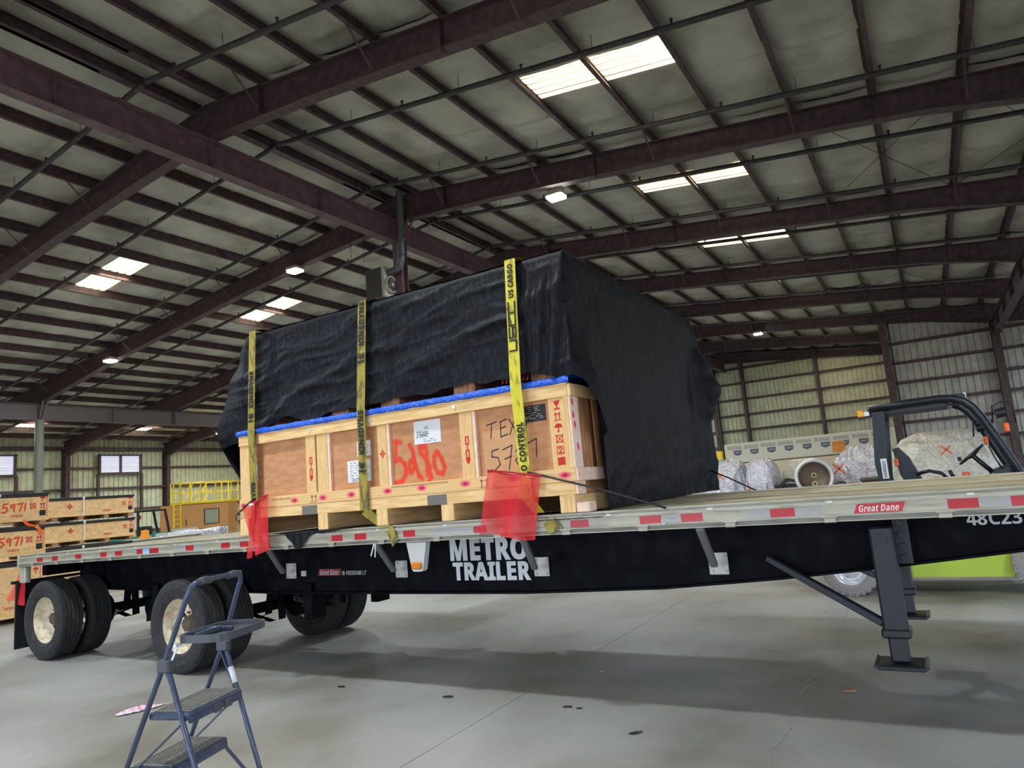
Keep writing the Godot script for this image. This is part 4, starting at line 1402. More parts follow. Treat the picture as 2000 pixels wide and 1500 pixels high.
	boxpart("bottom_rail", Vector3(CX0, 1.6, CZ), Vector3(CX1, 1.70, CZ - 0.05), 0.004, M.lumber, t)
	boxpart("end_rail", Vector3(CX1, 1.70, CZ - 0.0), Vector3(CX1 + 0.03, 1.8, CZ - 0.5), 0.004, M.lit_side_wood, t)
	boxpart("end_rail", Vector3(CX1, 1.6, CZ - 0.0), Vector3(CX1 + 0.02, 1.70, CZ - 0.14), 0.004, M.lit_side_wood, t)
	for x in [-5.12, -3.6]: boxpart("patch_plate", Vector3(x - 0.1, 1.6, CZ + 0.003), Vector3(x + 0.1, 1.685, CZ), 0, mat(col(112, 106, 100), 0.7), t)
	# floor and skids
	boxpart("crate_floor", Vector3(CX0 + 0.02, 1.6, CZ - 0.05), Vector3(CX1 - 0.02, 1.64, -8.02), 0, M.lumber_dark, t)
	for x in [-6.07, -4.95, -4.22, -3.5, -2.38]:
		var yb := deck(x) + 0.01
		var g := G.new()
		g.uo = Vector2(x, 0.3)
		g.box(Vector3(x - 0.065, yb, CZ + 0.002), Vector3(x + 0.065, 1.6, CZ - 3.25), 0.006)
		part("skid", g, M.lumber, t)
	boxpart("skid_block", Vector3(-2.31, deck(-2.3) + 0.01, CZ), Vector3(-2.2, 1.545, CZ - 0.12), 0.006, M.lit_side_wood, t)
	# steel bolts on the top rail
	for x in [-5.08, -4.36, -4.3, -3.36]:
		var g := G.new()
		g.cyl(Vector3(x, 2.4, CZ + 0.0), Vector3(x, 2.4, CZ + 0.008), 0.018, -1.0, 12)
		part("bolt_head", g, M.chrome, t)
	rebase(t, Vector3(-4.2, deck(-4.2), -6.3))
	# paper labels stuck on the crate
	var zp := zb + 0.002
	var papers := [["paper_label", "white paper sheet marked GE on the crate above the spray paint", -3.84, -3.55, 2.13, 2.33, 0], ["paper_label", "white packing list sheet low beside the middle strap", -4.65, -4.36, 1.86, 2.06, 1], ["paper_label", "white packing list sheet high beside the middle strap", -4.52, -4.35, 2.09, 2.23, 2], ["nameplate_label", "black printed plate at the top right of the crate", -2.78, -2.52, 2.19, 2.32, 3], ["paper_label", "narrow white label behind the leftmost strap", -5.98, -5.9, 1.98, 2.14, 2]]
	for q in papers:
		var p := thing(q[0], q[1], "label")
		var g := G.new()
		g.box(Vector3(q[2], q[4], zp), Vector3(q[3], q[5], zp + 0.002))
		part("sheet", g, M.ink if q[6] == 3 else M.white_paper, p)
		g = G.new()
		var w: float = q[3] - q[2]
		var h: float = q[5] - q[4]
		var rows := 7 if q[6] != 0 else 2
		for r in rows:
			var y: float = q[5] - h * (0.12 + 0.8 * r / rows) if q[6] != 0 else q[4] + h * (0.1 + r * 0.08)
			var x: float = q[2] + w * (0.12 if q[6] != 0 else 0.35)
			while x < q[3] - w * 0.2:
				var l := rng.randf_range(0.02, 0.05)
				g.stroke([Vector2(x, y), Vector2(minf(x + l, q[3] - 0.02), y)], 0.005, xfz(Vector3(0, 0, zp + 0.002)), 0.0006)
				x += l + rng.randf_range(0.008, 0.05)
		part("print_lines", g, M.ink_soft if q[6] != 3 else M.white_tape, p)
		if q[6] == 0:
			lettering("GE", 0.035, 0.025, xfz(Vector3(-3.72, 2.255, zp + 0.002)), M.ink_soft, p, false)
			lettering("37644H", 0.13, 0.055, xfz(Vector3(-3.82, 2.185, zp + 0.002)), M.ink, p, false, "handwriting", 0.15)
		if q[6] == 1: lettering("2057947", 0.15, 0.025, xfz(Vector3(-4.6, 1.868, zp + 0.002)), M.ink, p, false, "handwriting", 0.2)
		rebase(p, Vector3(q[2], q[4], zp))
	# blue tarp strip over the crate top
	t = thing("blue_tarp", "blue plastic tarp strip along the top edge of the crate", "tarp")
	var rows := []
	var nn := FastNoiseLite.new()
	nn.seed = 4
	nn.frequency = 3.0
	for j in 9:
		var r := PackedVector3Array()
		for i in 161:
			var x := lerpf(CX0 - 0.02, CX1 + 0.03, i / 160.0)
			var k := nn.get_noise_2d(x * 2.0, j * 0.5) * 0.01
			var p: Vector3 = [Vector3(x, 2.452, CZ - 0.02), Vector3(x, 2.447, CZ + 0.012), Vector3(x, 2.462, CZ + 0.016), Vector3(x, 2.482, CZ + 0.014), Vector3(x, 2.5, CZ + 0.006), Vector3(x, 2.508, CZ - 0.03), Vector3(x, 2.506, CZ - 0.1), Vector3(x, 2.503, CZ - 0.3), Vector3(x, 2.5, CZ - 0.6)][j]
			r.append(p + Vector3(0, k * 0.8 if j < 6 else 0.0, k if j < 6 else 0.0))
		rows.append(r)
	var g := G.new()
	g.grid(rows)
	part("sheet", g, M.blue_tarp, t)
	rebase(t, Vector3(-4.2, 2.45, CZ))
	# upper crate under the black tarp
	t = thing("upper_crate", "brown timber crate on skids showing under the black tarp hem", "crate")
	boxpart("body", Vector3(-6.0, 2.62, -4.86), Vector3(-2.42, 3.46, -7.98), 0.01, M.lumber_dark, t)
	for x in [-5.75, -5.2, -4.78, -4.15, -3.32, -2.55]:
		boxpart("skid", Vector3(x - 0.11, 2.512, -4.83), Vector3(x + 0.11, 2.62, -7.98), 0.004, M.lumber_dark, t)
	g = G.new()
	for k in 9: g.stroke([Vector2(-2.95 + k * 0.04, 2.55), Vector2(-2.93 + k * 0.04, 2.62)], 0.014, xfz(Vector3(0, 0, -4.858)))
	part("red_stencil", g, M.red_tape, t)
	rebase(t, Vector3(-4.2, 2.512, -6.4))
	build_black_tarp()
	build_straps()

func curve_at(tab: Array, y: float) -> float:
	# table of [y, value] with falling y
	if y >= tab[0][0]: return tab[0][1]
	for i in tab.size() - 1:
		if y >= tab[i + 1][0]:
			var f: float = (y - tab[i + 1][0]) / (tab[i][0] - tab[i + 1][0])
			return lerpf(tab[i + 1][1], tab[i][1], smoothstep(0.0, 1.0, f))
	return tab[tab.size() - 1][1]

func build_black_tarp() -> void:
	var t := thing("black_tarp", "black woven tarp draped over the load and hanging down its right end", "tarp")
	var n1 := FastNoiseLite.new()
	n1.seed = 9
	n1.frequency = 1.0
	n1.fractal_type = FastNoiseLite.FRACTAL_RIDGED
	n1.fractal_octaves = 3
	var n2 := FastNoiseLite.new()
	n2.seed = 12
	n2.frequency = 1.0
	n2.fractal_octaves = 3
	var TOP := 3.53
	# plan path, sampled finely, with outward normals; kinds: 0 left end, 1 front, 2 right end, 3 back
	var cor := [Vector2(-6.06, -8.1), Vector2(-6.06, -4.78), Vector2(-2.25, -4.78), Vector2(-2.25, -8.14), Vector2(-4.2, -8.14)]
	var nor := [Vector2(-1, 0), Vector2(0, 1), Vector2(1, 0), Vector2(0, -1)]
	var cols := []
	for k in 4:
		var a: Vector2 = cor[k]
		var b: Vector2 = cor[k + 1]
		var n := int(a.distance_to(b) / 0.024)
		for i in n:
			var f := (i + 0.5) / n
			var d := f * a.distance_to(b)
			var e := (1.0 - f) * a.distance_to(b)
			var nn: Vector2 = nor[k]
			if k < 3 and e < 0.09: nn = (nn + nor[k + 1] * (0.5 - e / 0.18)).normalized()
			if k > 0 and d < 0.09: nn = (nn + nor[k - 1] * (0.5 - d / 0.18)).normalized()
			cols.append([a.lerp(b, f), nn, k, f, d])
	var H := 74
	var rows := []
	for j in H + 1: rows.append(PackedVector3Array())
	for q in cols:
		var p: Vector2 = q[0]
		var nn: Vector2 = q[1]
		var k: int = q[2]
		var f: float = q[3]
		var bot := 2.5
		if k == 0: bot = lerpf(2.2, 1.78, smoothstep(0.3, 0.9, f)) + 0.6 * smoothstep(0.975, 1.0, f)
		elif k == 1:
			bot = curve_at([[1.0, 2.52], [0.97, 2.5], [0.93, 2.545], [0.9, 2.565], [0.75, 2.575], [0.62, 2.565], [0.5, 2.555], [0.36, 2.54], [0.25, 2.52], [0.16, 2.56], [0.05, 2.49], [0.0, 2.4]], f) + 0.012 * sin(p.x * 9.0) + 0.008 * sin(p.x * 23.0)
		elif k == 2:
			var z: float = q[4]
			bot = curve_at([[4.0, 1.475], [0.31, 1.475], [0.28, 2.03], [0.2, 2.08], [0.1, 2.3], [0.0, 2.47]], z)
			if z > 0.32: bot = deck(-2.3) + 0.012
		else: bot = 1.6
		for j in H + 1:
			var v := float(j) / H
			var y := lerpf(TOP, bot, v)
			var out := 0.0
			var drop := TOP - y
			if k == 0:
				out = curve_at([[3.5, 0.0], [3.3, 0.07], [2.95, 0.22], [2.5, 0.36], [2.25, 0.26], [2.0, 0.12], [1.75, 0.05]], y) * smoothstep(0.3, 1.0, f) + 0.02 * n2.get_noise_2d(p.y * 1.5, y * 2.0)
			elif k == 1:
				# long creases rising gently to the right, gathered at the right corner
				var u := p.x * 0.96 + y * 0.25
				var w := y * 0.97 - p.x * 0.2 + 0.05 * n2.get_noise_2d(p.x * 1.3, y)
				var rd := 0.5 + 0.5 * n1.get_noise_2d(u * 0.32, w * 1.5)
				var re := 0.5 + 0.5 * n1.get_noise_2d(u * 0.6 + 9.0, w * 3.6 + 2.0)
				out = (0.045 * pow(rd, 3.0) + 0.016 * pow(re, 4.0)) * smoothstep(0.0, 0.12, drop)
				out += 0.03 * smoothstep(0.1, 1.0, drop) * (0.5 + 0.5 * n2.get_noise_2d(p.x * 0.7, y * 0.8 + 7.0))
				var rc := smoothstep(0.885, 0.935, f)
				out += rc * (0.045 * drop + 0.025 * sin((p.x + 0.12 * drop) * 46.0) * smoothstep(0.05, 0.4, drop))
			elif k == 2:
				var z: float = q[4]
				out = 0.012 + 0.02 * n2.get_noise_2d(z * 1.2, y * 0.6) * smoothstep(0.0, 0.3, drop)
				out += 0.010 * n1.get_noise_2d(z * 4.0 + y * 0.5, y * 0.7) * smoothstep(0.0, 0.2, drop)
				out += 0.03 * n1.get_noise_2d((z + y * 0.6) * 1.2, (y - z * 0.7) * 2.0) * smoothstep(2.2, 1.6, y)
				out += 0.13 * smoothstep(0.34, 0.2, z) * smoothstep(0.6, 1.4, drop)
				out += curve_at([[3.5, 0.0], [3.2, 0.05], [2.85, 0.2], [2.63, 0.29], [2.4, 0.18], [2.25, 0.1], [1.5, 0.12]], y) * smoothstep(3.05, 3.4, z)
			else:
				out = curve_at([[3.5, 0.0], [3.2, 0.05], [2.85, 0.16], [2.63, 0.2], [2.4, 0.1], [1.6, 0.05]], y)
			var edge := sqrt(maxf(0.0, 1.0 - pow(1.0 - clampf(drop / 0.05, 0, 1), 2.0)))
			var at := p + nn * (out - 0.05 * (1.0 - edge))
			rows[j].append(Vector3(at.x, y + 0.006 * n2.get_noise_2d(p.x * 3.0, p.y * 3.0), at.y))
	var g := G.new()
	g.grid(rows)
	part("side_sheet", g, M.tarp, t)
	# top
	rows = []
	for j in 33:
		var r := PackedVector3Array()
		for i in 41:
			var x := lerpf(-6.03, -2.28, i / 40.0)
			var z := lerpf(-4.81, -8.11, j / 32.0)
			r.append(Vector3(x, TOP + 0.004 + 0.008 * n2.get_noise_2d(x * 2, z * 2), z))
		rows.append(r)
	g = G.new()
	g.grid(rows)
	part("top_sheet", g, M.tarp, t)
	# scraps of sheet lying on the deck under the crate
	rows = []
	for j in 17:
		var r := PackedVector3Array()
		for i in 61:
			var x := lerpf(-5.62, -4.6, i / 60.0)
			var f := j / 16.0
			var hang := 0.16 * exp(-pow((x + 5.28) / 0.13, 2.0)) + 0.03 * exp(-pow((x + 4.95) / 0.2, 2.0))
			var y := deck(x) + 0.012
			var z := lerpf(-5.2, CZ + 0.004, minf(1.0, f * 1.6))
			if f > 0.625: y -= hang * (f - 0.625) / 0.375
			r.append(Vector3(x, y + 0.006 * n2.get_noise_2d(x * 12, f * 8), z + (0.012 + 0.006 * sin(x * 60.0) if f > 0.6 else 0.0)))
		rows.append(r)
	g = G.new()
	g.grid(rows)
	part("loose_corner", g, M.tarp, t)
	rows = []
	for j in 9:
		var r := PackedVector3Array()
		for i in 31:
			var x := lerpf(-2.75, -2.1, i / 30.0)
			var f := j / 8.0
			r.append(Vector3(x, deck(x) + 0.012 + 0.014 * absf(n2.get_noise_2d(x * 14, f * 8)) - (0.05 * f * f), lerpf(-5.0, CZ + 0.02, f)))
		rows.append(r)
	g = G.new()
	g.grid(rows)
	part("loose_corner", g, M.tarp, t)
	rebase(t, Vector3(-4.2, 1.47, -6.4))

func ribbon(path: Array, side: Vector3, w: float, th := 0.003) -> G:
	var g := G.new()
	for i in path.size() - 1:
		var a: Vector3 = path[i]
		var b: Vector3 = path[i + 1]
		var n := side.cross((b - a).normalized()).normalized() * th
		var s := side * w * 0.5
		g.quad(a - s, a + s, b + s, b - s)
		g.quad(a - s + n, b - s + n, b + s + n, a + s + n)
	return g

func vertical_text(s: String, x: float, y0: float, length: float, h: float, z: float, m: Material, parent: Node3D, slant := 0.0) -> void:
	lettering(s, length, h, Transform3D(Basis(Vector3.UP, Vector3.LEFT, Vector3.BACK), Vector3(x + h / 2, y0, z)), m, parent, true, "lettering", slant)

# frame on a strap segment from a (upper) to b (lower): x up along the webbing, y left, z out; origin at height y
func on_strap(a: Vector3, b: Vector3, y: float, dx: float) -> Transform3D:
	var up := (a - b).normalized()
	var left := (Vector3.LEFT - up * Vector3.LEFT.dot(up)).normalized()
	var p := b + (a - b) * ((y - b.y) / (a.y - b.y))
	var nrm := up.cross(left)
	return Transform3D(Basis(up, left, nrm), p - left * dx + nrm * 0.005)

func strap_text(s: String, a: Vector3, b: Vector3, y0: float, length: float, h: float, parent: Node3D) -> void:
	lettering(s, length, h, on_strap(a, b, y0, h / 2), M.ink, parent, true)

func chevrons(a: Vector3, b: Vector3, y: float, s: float, parent: Node3D) -> void:
	var g := G.new()
	var xf := on_strap(a, b, y, 0.0)
	g.stroke([Vector2(0, -s), Vector2(0, s)], s * 0.5, xf)
	for k in 3:
		var o := s * (0.75 + k * 0.5)
		g.stroke([Vector2(o + s * 0.5, -s), Vector2(o, 0), Vector2(o + s * 0.5, s)], s * 0.3, xf)
	part("chevron_mark", g, M.ink, parent)

func build_straps() -> void:
	var zs := CZ + 0.05
	var zc := CZ + 0.03
	var over := func(x: float, low: Array) -> Array:
		var p := [Vector3(x, 3.2, -8.3), Vector3(x, 3.55, -8.12), Vector3(x, 3.56, -4.8)]
		return p + low
	# left strap
	var t := thing("cargo_strap", "faded yellow KINEDYNE strap at the left end of the load", "strap")
	var A := Vector3(-5.86, 3.53, -4.715)
	var B := Vector3(-5.865, 2.5, zs)
	var C := Vector3(-5.87, 1.79, zc)
	part("webbing", ribbon(over.call(-5.86, [A, B, C, Vector3(-5.87, 1.5, zc), Vector3(-5.87, 1.36, CZ + 0.008)]), Vector3.RIGHT, 0.1), M.strap, t)
	strap_text("KINEDYNE", A, B, 2.72, 0.38, 0.062, t)
	chevrons(A, B, 2.58, 0.034, t)
	strap_text("KINEDYNE", C, Vector3(-5.87, 1.5, zc), 1.58, 0.38, 0.062, t)
	rebase(t, Vector3(-5.86, 1.36, zc))
	# middle strap
	t = thing("cargo_strap", "dirty yellow KINEDYNE strap over the middle of the load", "strap")
	A = Vector3(-4.32, 3.53, -4.715)
	B = Vector3(-4.36, 2.52, zs)
	C = Vector3(-4.4, 1.6, zc)
	part("webbing", ribbon(over.call(-4.32, [A, B, C]), Vector3.RIGHT, 0.1), M.strap, t)
	part("webbing_tail", ribbon([Vector3(-4.4, 1.6, zc), Vector3(-4.22, 1.455, CZ - 0.02), Vector3(-4.12, 1.4, CZ + 0.008), Vector3(-4.08, 1.3, CZ + 0.006)], Vector3(0.7, 0.7, 0).normalized(), 0.09), M.strap, t)
	strap_text("KINEDYNE", A, B, 3.1, 0.42, 0.062, t)
	chevrons(A, B, 2.95, 0.034, t)
	strap_text("KINEDYNE", B, C, 2.1, 0.4, 0.062, t)
	chevrons(B, C, 1.95, 0.034, t)
	rebase(t, Vector3(-4.36, 1.3, zc))
	# right strap
	t = thing("cargo_strap", "bright yellow US CARGO CONTROL strap near the right end of the load", "strap")
	A = Vector3(-2.7, 3.53, -4.715)
	B = Vector3(-2.705, 2.5, zs + 0.02)
	C = Vector3(-2.71, 1.78, zc)
	part("webbing", ribbon(over.call(-2.7, [A, B, C, Vector3(-2.71, 1.6, zc), Vector3(-2.66, 1.48, CZ - 0.05)]), Vector3.RIGHT, 0.1), M.strap_new, t)
	part("webbing_tail", ribbon([Vector3(-2.55, 1.42, CZ + 0.004), Vector3(-2.5, 1.34, CZ + 0.006)], Vector3(0.8, 0.3, 0).normalized(), 0.12), M.strap, t)
	strap_text("US CARGO", A, B, 3.2, 0.29, 0.05, t)
	strap_text("O CONTROL", B, C, 1.81, 0.38, 0.056, t)
	lettering("WLL 1,000 LBS / 1,500 KG", 0.26, 0.013, on_strap(B, C, 1.92, 0.046), M.ink, t, true)
	var g := G.new()
	var xf := on_strap(A, B, 2.76, 0.03)
	for k in 4:   # outlined monogram
		var o := k * 0.105
		if k == 0: g.stroke([Vector2(o, 0.06), Vector2(o, 0.0), Vector2(o + 0.085, 0.0), Vector2(o + 0.085, 0.06)], 0.014, xf)
		elif k == 1: g.stroke([Vector2(o + 0.09, 0.06), Vector2(o, 0.06), Vector2(o, 0.032), Vector2(o + 0.085, 0.028), Vector2(o + 0.085, 0.0), Vector2(o, 0.0)], 0.014, xf)
		else: g.stroke([Vector2(o + 0.09, 0.06), Vector2(o, 0.06), Vector2(o, 0.0), Vector2(o + 0.09, 0.0)], 0.014, xf)
	g.stroke([Vector2(0.02, -0.006), Vector2(0.36, 0.07)], 0.006, xf)
	part("monogram", g, M.ink, t)
	rebase(t, Vector3(-2.7, 1.4, zc))
	# black bungee lines
	t = thing("bungee_cord", "black bungee cord running from the right flag down to the rail", "cord")
	g = G.new()
	g.tube([Vector3(-2.68, 1.8, CZ + 0.04), Vector3(-2.4, 1.72, CZ + 0.06), Vector3(-2.1, 1.63, CZ + 0.04), Vector3(-1.72, 1.5, CZ + 0.02), Vector3(-1.62, 1.462, CZ + 0.012)], 0.008, 8)
	part("rope", g, M.cord, t)
	g = G.new()
	g.tube([Vector3(-1.66, 1.38, CZ + 0.01), Vector3(-1.655, 1.36, CZ + 0.014), Vector3(-1.64, 1.355, CZ + 0.014), Vector3(-1.635, 1.37, CZ + 0.01)], 0.004, 6)
	part("hook", g, M.white_plastic, t)
	rebase(t, Vector3(-1.62, 1.46, CZ))
	t = thing("bungee_cord", "black bungee cord at the left flag around the crate corner", "cord")
	g = G.new()
	g.tube([Vector3(-6.17, 1.63, CZ - 0.1), Vector3(-6.15, 1.66, CZ + 0.015), Vector3(-5.98, 1.74, CZ + 0.035), Vector3(-5.84, 1.8, CZ + 0.045)], 0.009, 8)
	part("rope", g, M.cord, t)
	rebase(t, Vector3(-6.1, 1.66, CZ))
	t = thing("bungee_cord", "dark cord on the far side behind the load's right end", "cord")
	g = G.new()
	g.tube([Vector3(-2.3, 1.75, -8.1), Vector3(-1.9, 1.6, -7.7), Vector3(-1.55, 1.46, -7.3)], 0.008, 8)
	part("rope", g, M.cord, t)
	rebase(t, Vector3(-1.55, 1.46, -7.3))
	t = thing("cable_tie", "white cut strap ends hanging under the side rail", "tie")
	g = G.new()
	g.stroke([Vector2(-4.32, 1.3), Vector2(-4.36, 1.2)], 0.012, xfz(Vector3(0, 0, CZ + 0.012)))
	g.stroke([Vector2(-4.3, 1.3), Vector2(-4.31, 1.19)], 0.012, xfz(Vector3(0, 0, CZ + 0.016)))
	part("strip", g, M.white_plastic, t)
	rebase(t, Vector3(-4.32, 1.2, CZ))

# ------------------------------------------------------------------ red flags
func flag_sheet(corners: Array, fold: float, seed_: int) -> G:
	# corners: top left, top right, bottom right, bottom left
	var nn := FastNoiseLite.new()
	nn.seed = seed_
	nn.frequency = 1.0
	var rows := []
	for j in 25:
		var v := j / 24.0
		var r := PackedVector3Array()
		for i in 29:
			var u := i / 28.0
			var a: Vector3 = corners[0].lerp(corners[1], u)
			var b: Vector3 = corners[3].lerp(corners[2], u)
			var p := a.lerp(b, v)
			p.z += fold * v * sin(u * 9.0 + seed_) + 0.01 * nn.get_noise_2d(u * 3.0, v * 2.0)
			p.y += -0.012 * v * absf(sin(u * 7.0 + seed_))
			r.append(p)
		rows.append(r)
	var g := G.new()
	g.grid(rows)
	return g

func build_flags() -> void:
	var z := CZ + 0.06
	var t := thing("red_flag", "large red mesh warning flag hanging below the bright yellow strap", "flag", "red warning flags")
	part("mesh_sheet", flag_sheet([Vector3(-3.03, 1.845, z), Vector3(-2.55, 1.765, z + 0.01), Vector3(-2.68, 1.285, z), Vector3(-3.12, 1.36, z + 0.01)], 0.05, 2), M.flag, t)
	part("hem", flag_sheet([Vector3(-3.035, 1.85, z + 0.004), Vector3(-2.545, 1.77, z + 0.014), Vector3(-2.55, 1.755, z + 0.012), Vector3(-3.035, 1.833, z + 0.004)], 0.0, 2), M.red_tape, t)
	rebase(t, Vector3(-2.8, 1.28, z))
	t = thing("red_flag", "narrow folded red mesh flag below the left strap", "flag", "red warning flags")
	part("mesh_sheet", flag_sheet([Vector3(-6.02, 1.7, z), Vector3(-5.6, 1.82, z + 0.02), Vector3(-5.56, 1.34, z + 0.02), Vector3(-5.86, 1.22, z)], 0.045, 5), M.flag, t)
	part("fold_strip", flag_sheet([Vector3(-5.82, 1.76, z + 0.03), Vector3(-5.78, 1.77, z + 0.03), Vector3(-5.82, 1.24, z + 0.05), Vector3(-5.9, 1.22, z + 0.05)], 0.01, 3), M.flag, t)
	part("hem", flag_sheet([Vector3(-5.86, 1.765, z + 0.012), Vector3(-5.59, 1.83, z + 0.03), Vector3(-5.59, 1.80, z + 0.03), Vector3(-5.86, 1.735, z + 0.012)], 0.0, 3), M.red_tape, t)
	g_tag(t, Vector3(-5.84, 1.74, z + 0.03))
	rebase(t, Vector3(-5.8, 1.2, z))
	t = thing("red_flag", "red mesh flag hanging at the rear corner of the trailer", "flag", "red warning flags")
	part("mesh_sheet", flag_sheet([Vector3(-10.98, 1.19, -4.9), Vector3(-10.82, 1.22, -4.86), Vector3(-10.76, 0.68, -4.82), Vector3(-11.38, 0.74, -4.9)], 0.03, 7), M.flag, t)
	rebase(t, Vector3(-10.76, 0.66, -4.85))

func g_tag(t: Node3D, p: Vector3) -> void:
	var g := G.new()
	g.box(p - Vector3(0.035, 0.012, 0.004), p + Vector3(0.035, 0.012, 0.004), 0.004, Transform3D())
	part("tie_tag", g, M.white_plastic, t)

# ------------------------------------------------------------------ step ladder
func build_ladder() -> void:
	var t := thing("step_ladder", "blue-grey folding step ladder with a tool tray and handle", "ladder")
	var yaw := 1.867
	var W := Vector3(cos(yaw), 0, -sin(yaw))
	var D := Vector3(sin(yaw), 0, cos(yaw))
	var B := Vector3(-3.303, 0, -2.259)
	var P := func(w: float, d: float, y: float) -> Vector3: return B + W * w + D * d + Vector3.UP * y
	var fr := Basis(W, Vector3.UP, W.cross(Vector3.UP))    # local frame: x width, y up, z = -depth or depth
	var xf := Transform3D(Basis(W, Vector3.UP, D) if Basis(W, Vector3.UP, D).determinant() > 0 else Basis(W, Vector3.UP, D), B)
	var g: G
	var R := 0.0125
	# handle and front rails, one bent tube
	g = G.new()
	var path := [P.call(-0.227, -0.447, 0.0), P.call(-0.216, 0.0, 0.995), P.call(-0.2, 0.118, 1.30)]
	for k in 5: path.append(P.call(-0.2 + 0.06 * (1.0 - cos(k / 4.0 * PI / 2)), 0.125 + 0.006 * k, 1.31 + 0.055 * sin(k / 4.0 * PI / 2)))
	for k in 5: path.append(P.call(0.14 + 0.06 * sin(k / 4.0 * PI / 2), 0.15 - 0.006 * k, 1.365 - 0.055 * (1.0 - cos(k / 4.0 * PI / 2))))
	path += [P.call(0.2, 0.118, 1.30), P.call(0.216, 0.0, 0.995), P.call(0.227, -0.447, 0.0)]
	g.tube(path, R, 10)
	part("front_frame", g, M.ladder, t)
	# padded grip
	for q in [[-0.15, -0.07], [0.07, 0.16]]:
		g = G.new()
		var gp := []
		for k in 6: gp.append(P.call(lerpf(q[0], q[1], k / 5.0), 0.149, 1.366 - 0.012 * absf(k / 5.0 - 0.5)))
		g.tube(gp, 0.02, 10, 0.9)
		part("grip", g, M.ladder_plastic, t)
	# rear legs
	for s in [-1.0, 1.0]:
		g = G.new()
		g.tube([P.call(0.212 * s, 0.012, 1.0), P.call(0.204 * s, 0.329, 0.0)], R, 10)
		part("rear_leg", g, M.ladder, t)
		g = G.new()
		g.box(Vector3(-0.022, -0.03, -0.035), Vector3(0.022, 0.03, 0.035), 0.008, Transform3D(Basis(W, Vector3.UP, W.cross(Vector3.UP)), P.call(0.214 * s, 0.006, 0.99)))
		part("hinge", g, M.ladder_plastic, t)
		g = G.new()
		for q in [[-0.447, 0.227], [0.329, 0.204]]: g.cyl(P.call(q[1] * s, q[0], 0.0), P.call(q[1] * s, q[0], 0.05), 0.02, 0.016, 10)
		part("rubber_foot", g, M.cord, t)
		g = G.new()
		g.bar(P.call(0.2 * s, 0.1, 0.74), P.call(0.2 * s, -0.2, 0.5), 0.018, 0.006)
		g.bar(P.call(0.2 * s, 0.085, 0.76), P.call(0.2 * s, 0.0, 0.96), 0.014, 0.006)
		part("strut", g, M.ladder, t)
	g = G.new()
	g.bar(P.call(-0.206, 0.25, 0.25), P.call(0.206, 0.25, 0.25), 0.02, 0.02)
	g.bar(P.call(0.2, -0.02, 0.52), P.call(0.206, 0.25, 0.25), 0.012, 0.012)
	part("rear_stretcher", g, M.ladder, t)
	# steps: shallow trays with rubber treads
	for q in [[0.775, -0.105, 0.125, 0.212], [0.535, -0.215, 0.03, 0.216], [0.295, -0.32, -0.08, 0.22]]:
		var st_ := group_part("step", t)
		var bs := Transform3D(Basis(W, Vector3.UP, W.cross(Vector3.UP)), B)
		var sgn := 1.0 if W.cross(Vector3.UP).dot(D) > 0 else -1.0
		g = G.new()
		g.box(Vector3(-q[3] + 0.01, q[0] - 0.035, q[1] * sgn), Vector3(q[3] - 0.01, q[0], q[2] * sgn), 0.01, bs)
		g.box(Vector3(-q[3] + 0.02, q[0] - 0.05, (q[2] - 0.02) * sgn), Vector3(q[3] - 0.02, q[0] - 0.02, (q[2] + 0.006) * sgn), 0.006, bs)
		part("step_pan", g, M.ladder, st_)
		g = G.new()
		g.box(Vector3(-q[3] + 0.03, q[0], (q[1] + 0.015) * sgn), Vector3(q[3] - 0.03, q[0] + 0.004, (q[2] - 0.012) * sgn), 0.002, bs)
		for k in 9: g.box(Vector3(-q[3] + 0.04, q[0] + 0.004, (q[1] + 0.03 + k * 0.022) * sgn), Vector3(q[3] - 0.04, q[0] + 0.007, (q[1] + 0.038 + k * 0.022) * sgn), 0.0, bs)
		part("tread", g, M.tread, st_)
	var bs2 := Transform3D(Basis(W, Vector3.UP, W.cross(Vector3.UP)), B)
	var sg2 := 1.0 if W.cross(Vector3.UP).dot(D) > 0 else -1.0
	for x in [-0.03, 0.05]:
		g = G.new()
		g.box(Vector3(x, 0.72, 0.118 * sg2), Vector3(x + 0.05, 0.76, 0.14 * sg2), 0.006, bs2)
		part("step_latch", g, M.ladder_plastic, t)
	# tool tray
	var tr := group_part("tool_tray", t)
	var y := 1.085
	var d0 := 0.03
	var d1 := 0.31
	g = G.new()
	var outl := []
	for k in 33:
		var a := TAU * k / 32.0
		var cx := signf(cos(a)) * pow(absf(cos(a)), 0.45)
		var cz := signf(sin(a)) * pow(absf(sin(a)), 0.45)
		outl.append(Vector2(cx * 0.195, (d0 + d1) / 2 + cz * (d1 - d0) / 2))
	for k in 32:
		var a: Vector2 = outl[k]
		var b: Vector2 = outl[k + 1]
		var m := Vector2(0, (d0 + d1) / 2)
		var ai := a.lerp(m, 0.06)
		var bi := b.lerp(m, 0.06)
		var c: Vector3 = P.call(m.x, m.y, y)
		g.face([P.call(a.x, a.y, y), P.call(b.x, b.y, y), P.call(b.x, b.y, y + 0.035), P.call(a.x, a.y, y + 0.035)], c, W)
		g.face([P.call(a.x, a.y, y + 0.035), P.call(b.x, b.y, y + 0.035), P.call(bi.x, bi.y, y + 0.035), P.call(ai.x, ai.y, y + 0.035)], c, W)
		g.face([P.call(ai.x, ai.y, y + 0.035), P.call(bi.x, bi.y, y + 0.035), P.call(bi.x, bi.y, y + 0.012), P.call(ai.x, ai.y, y + 0.012)], c + Vector3.UP * 9, W)
		g.face([c + Vector3.UP * 0.012, P.call(ai.x, ai.y, y + 0.012), P.call(bi.x, bi.y, y + 0.012)], c - Vector3.UP, W)
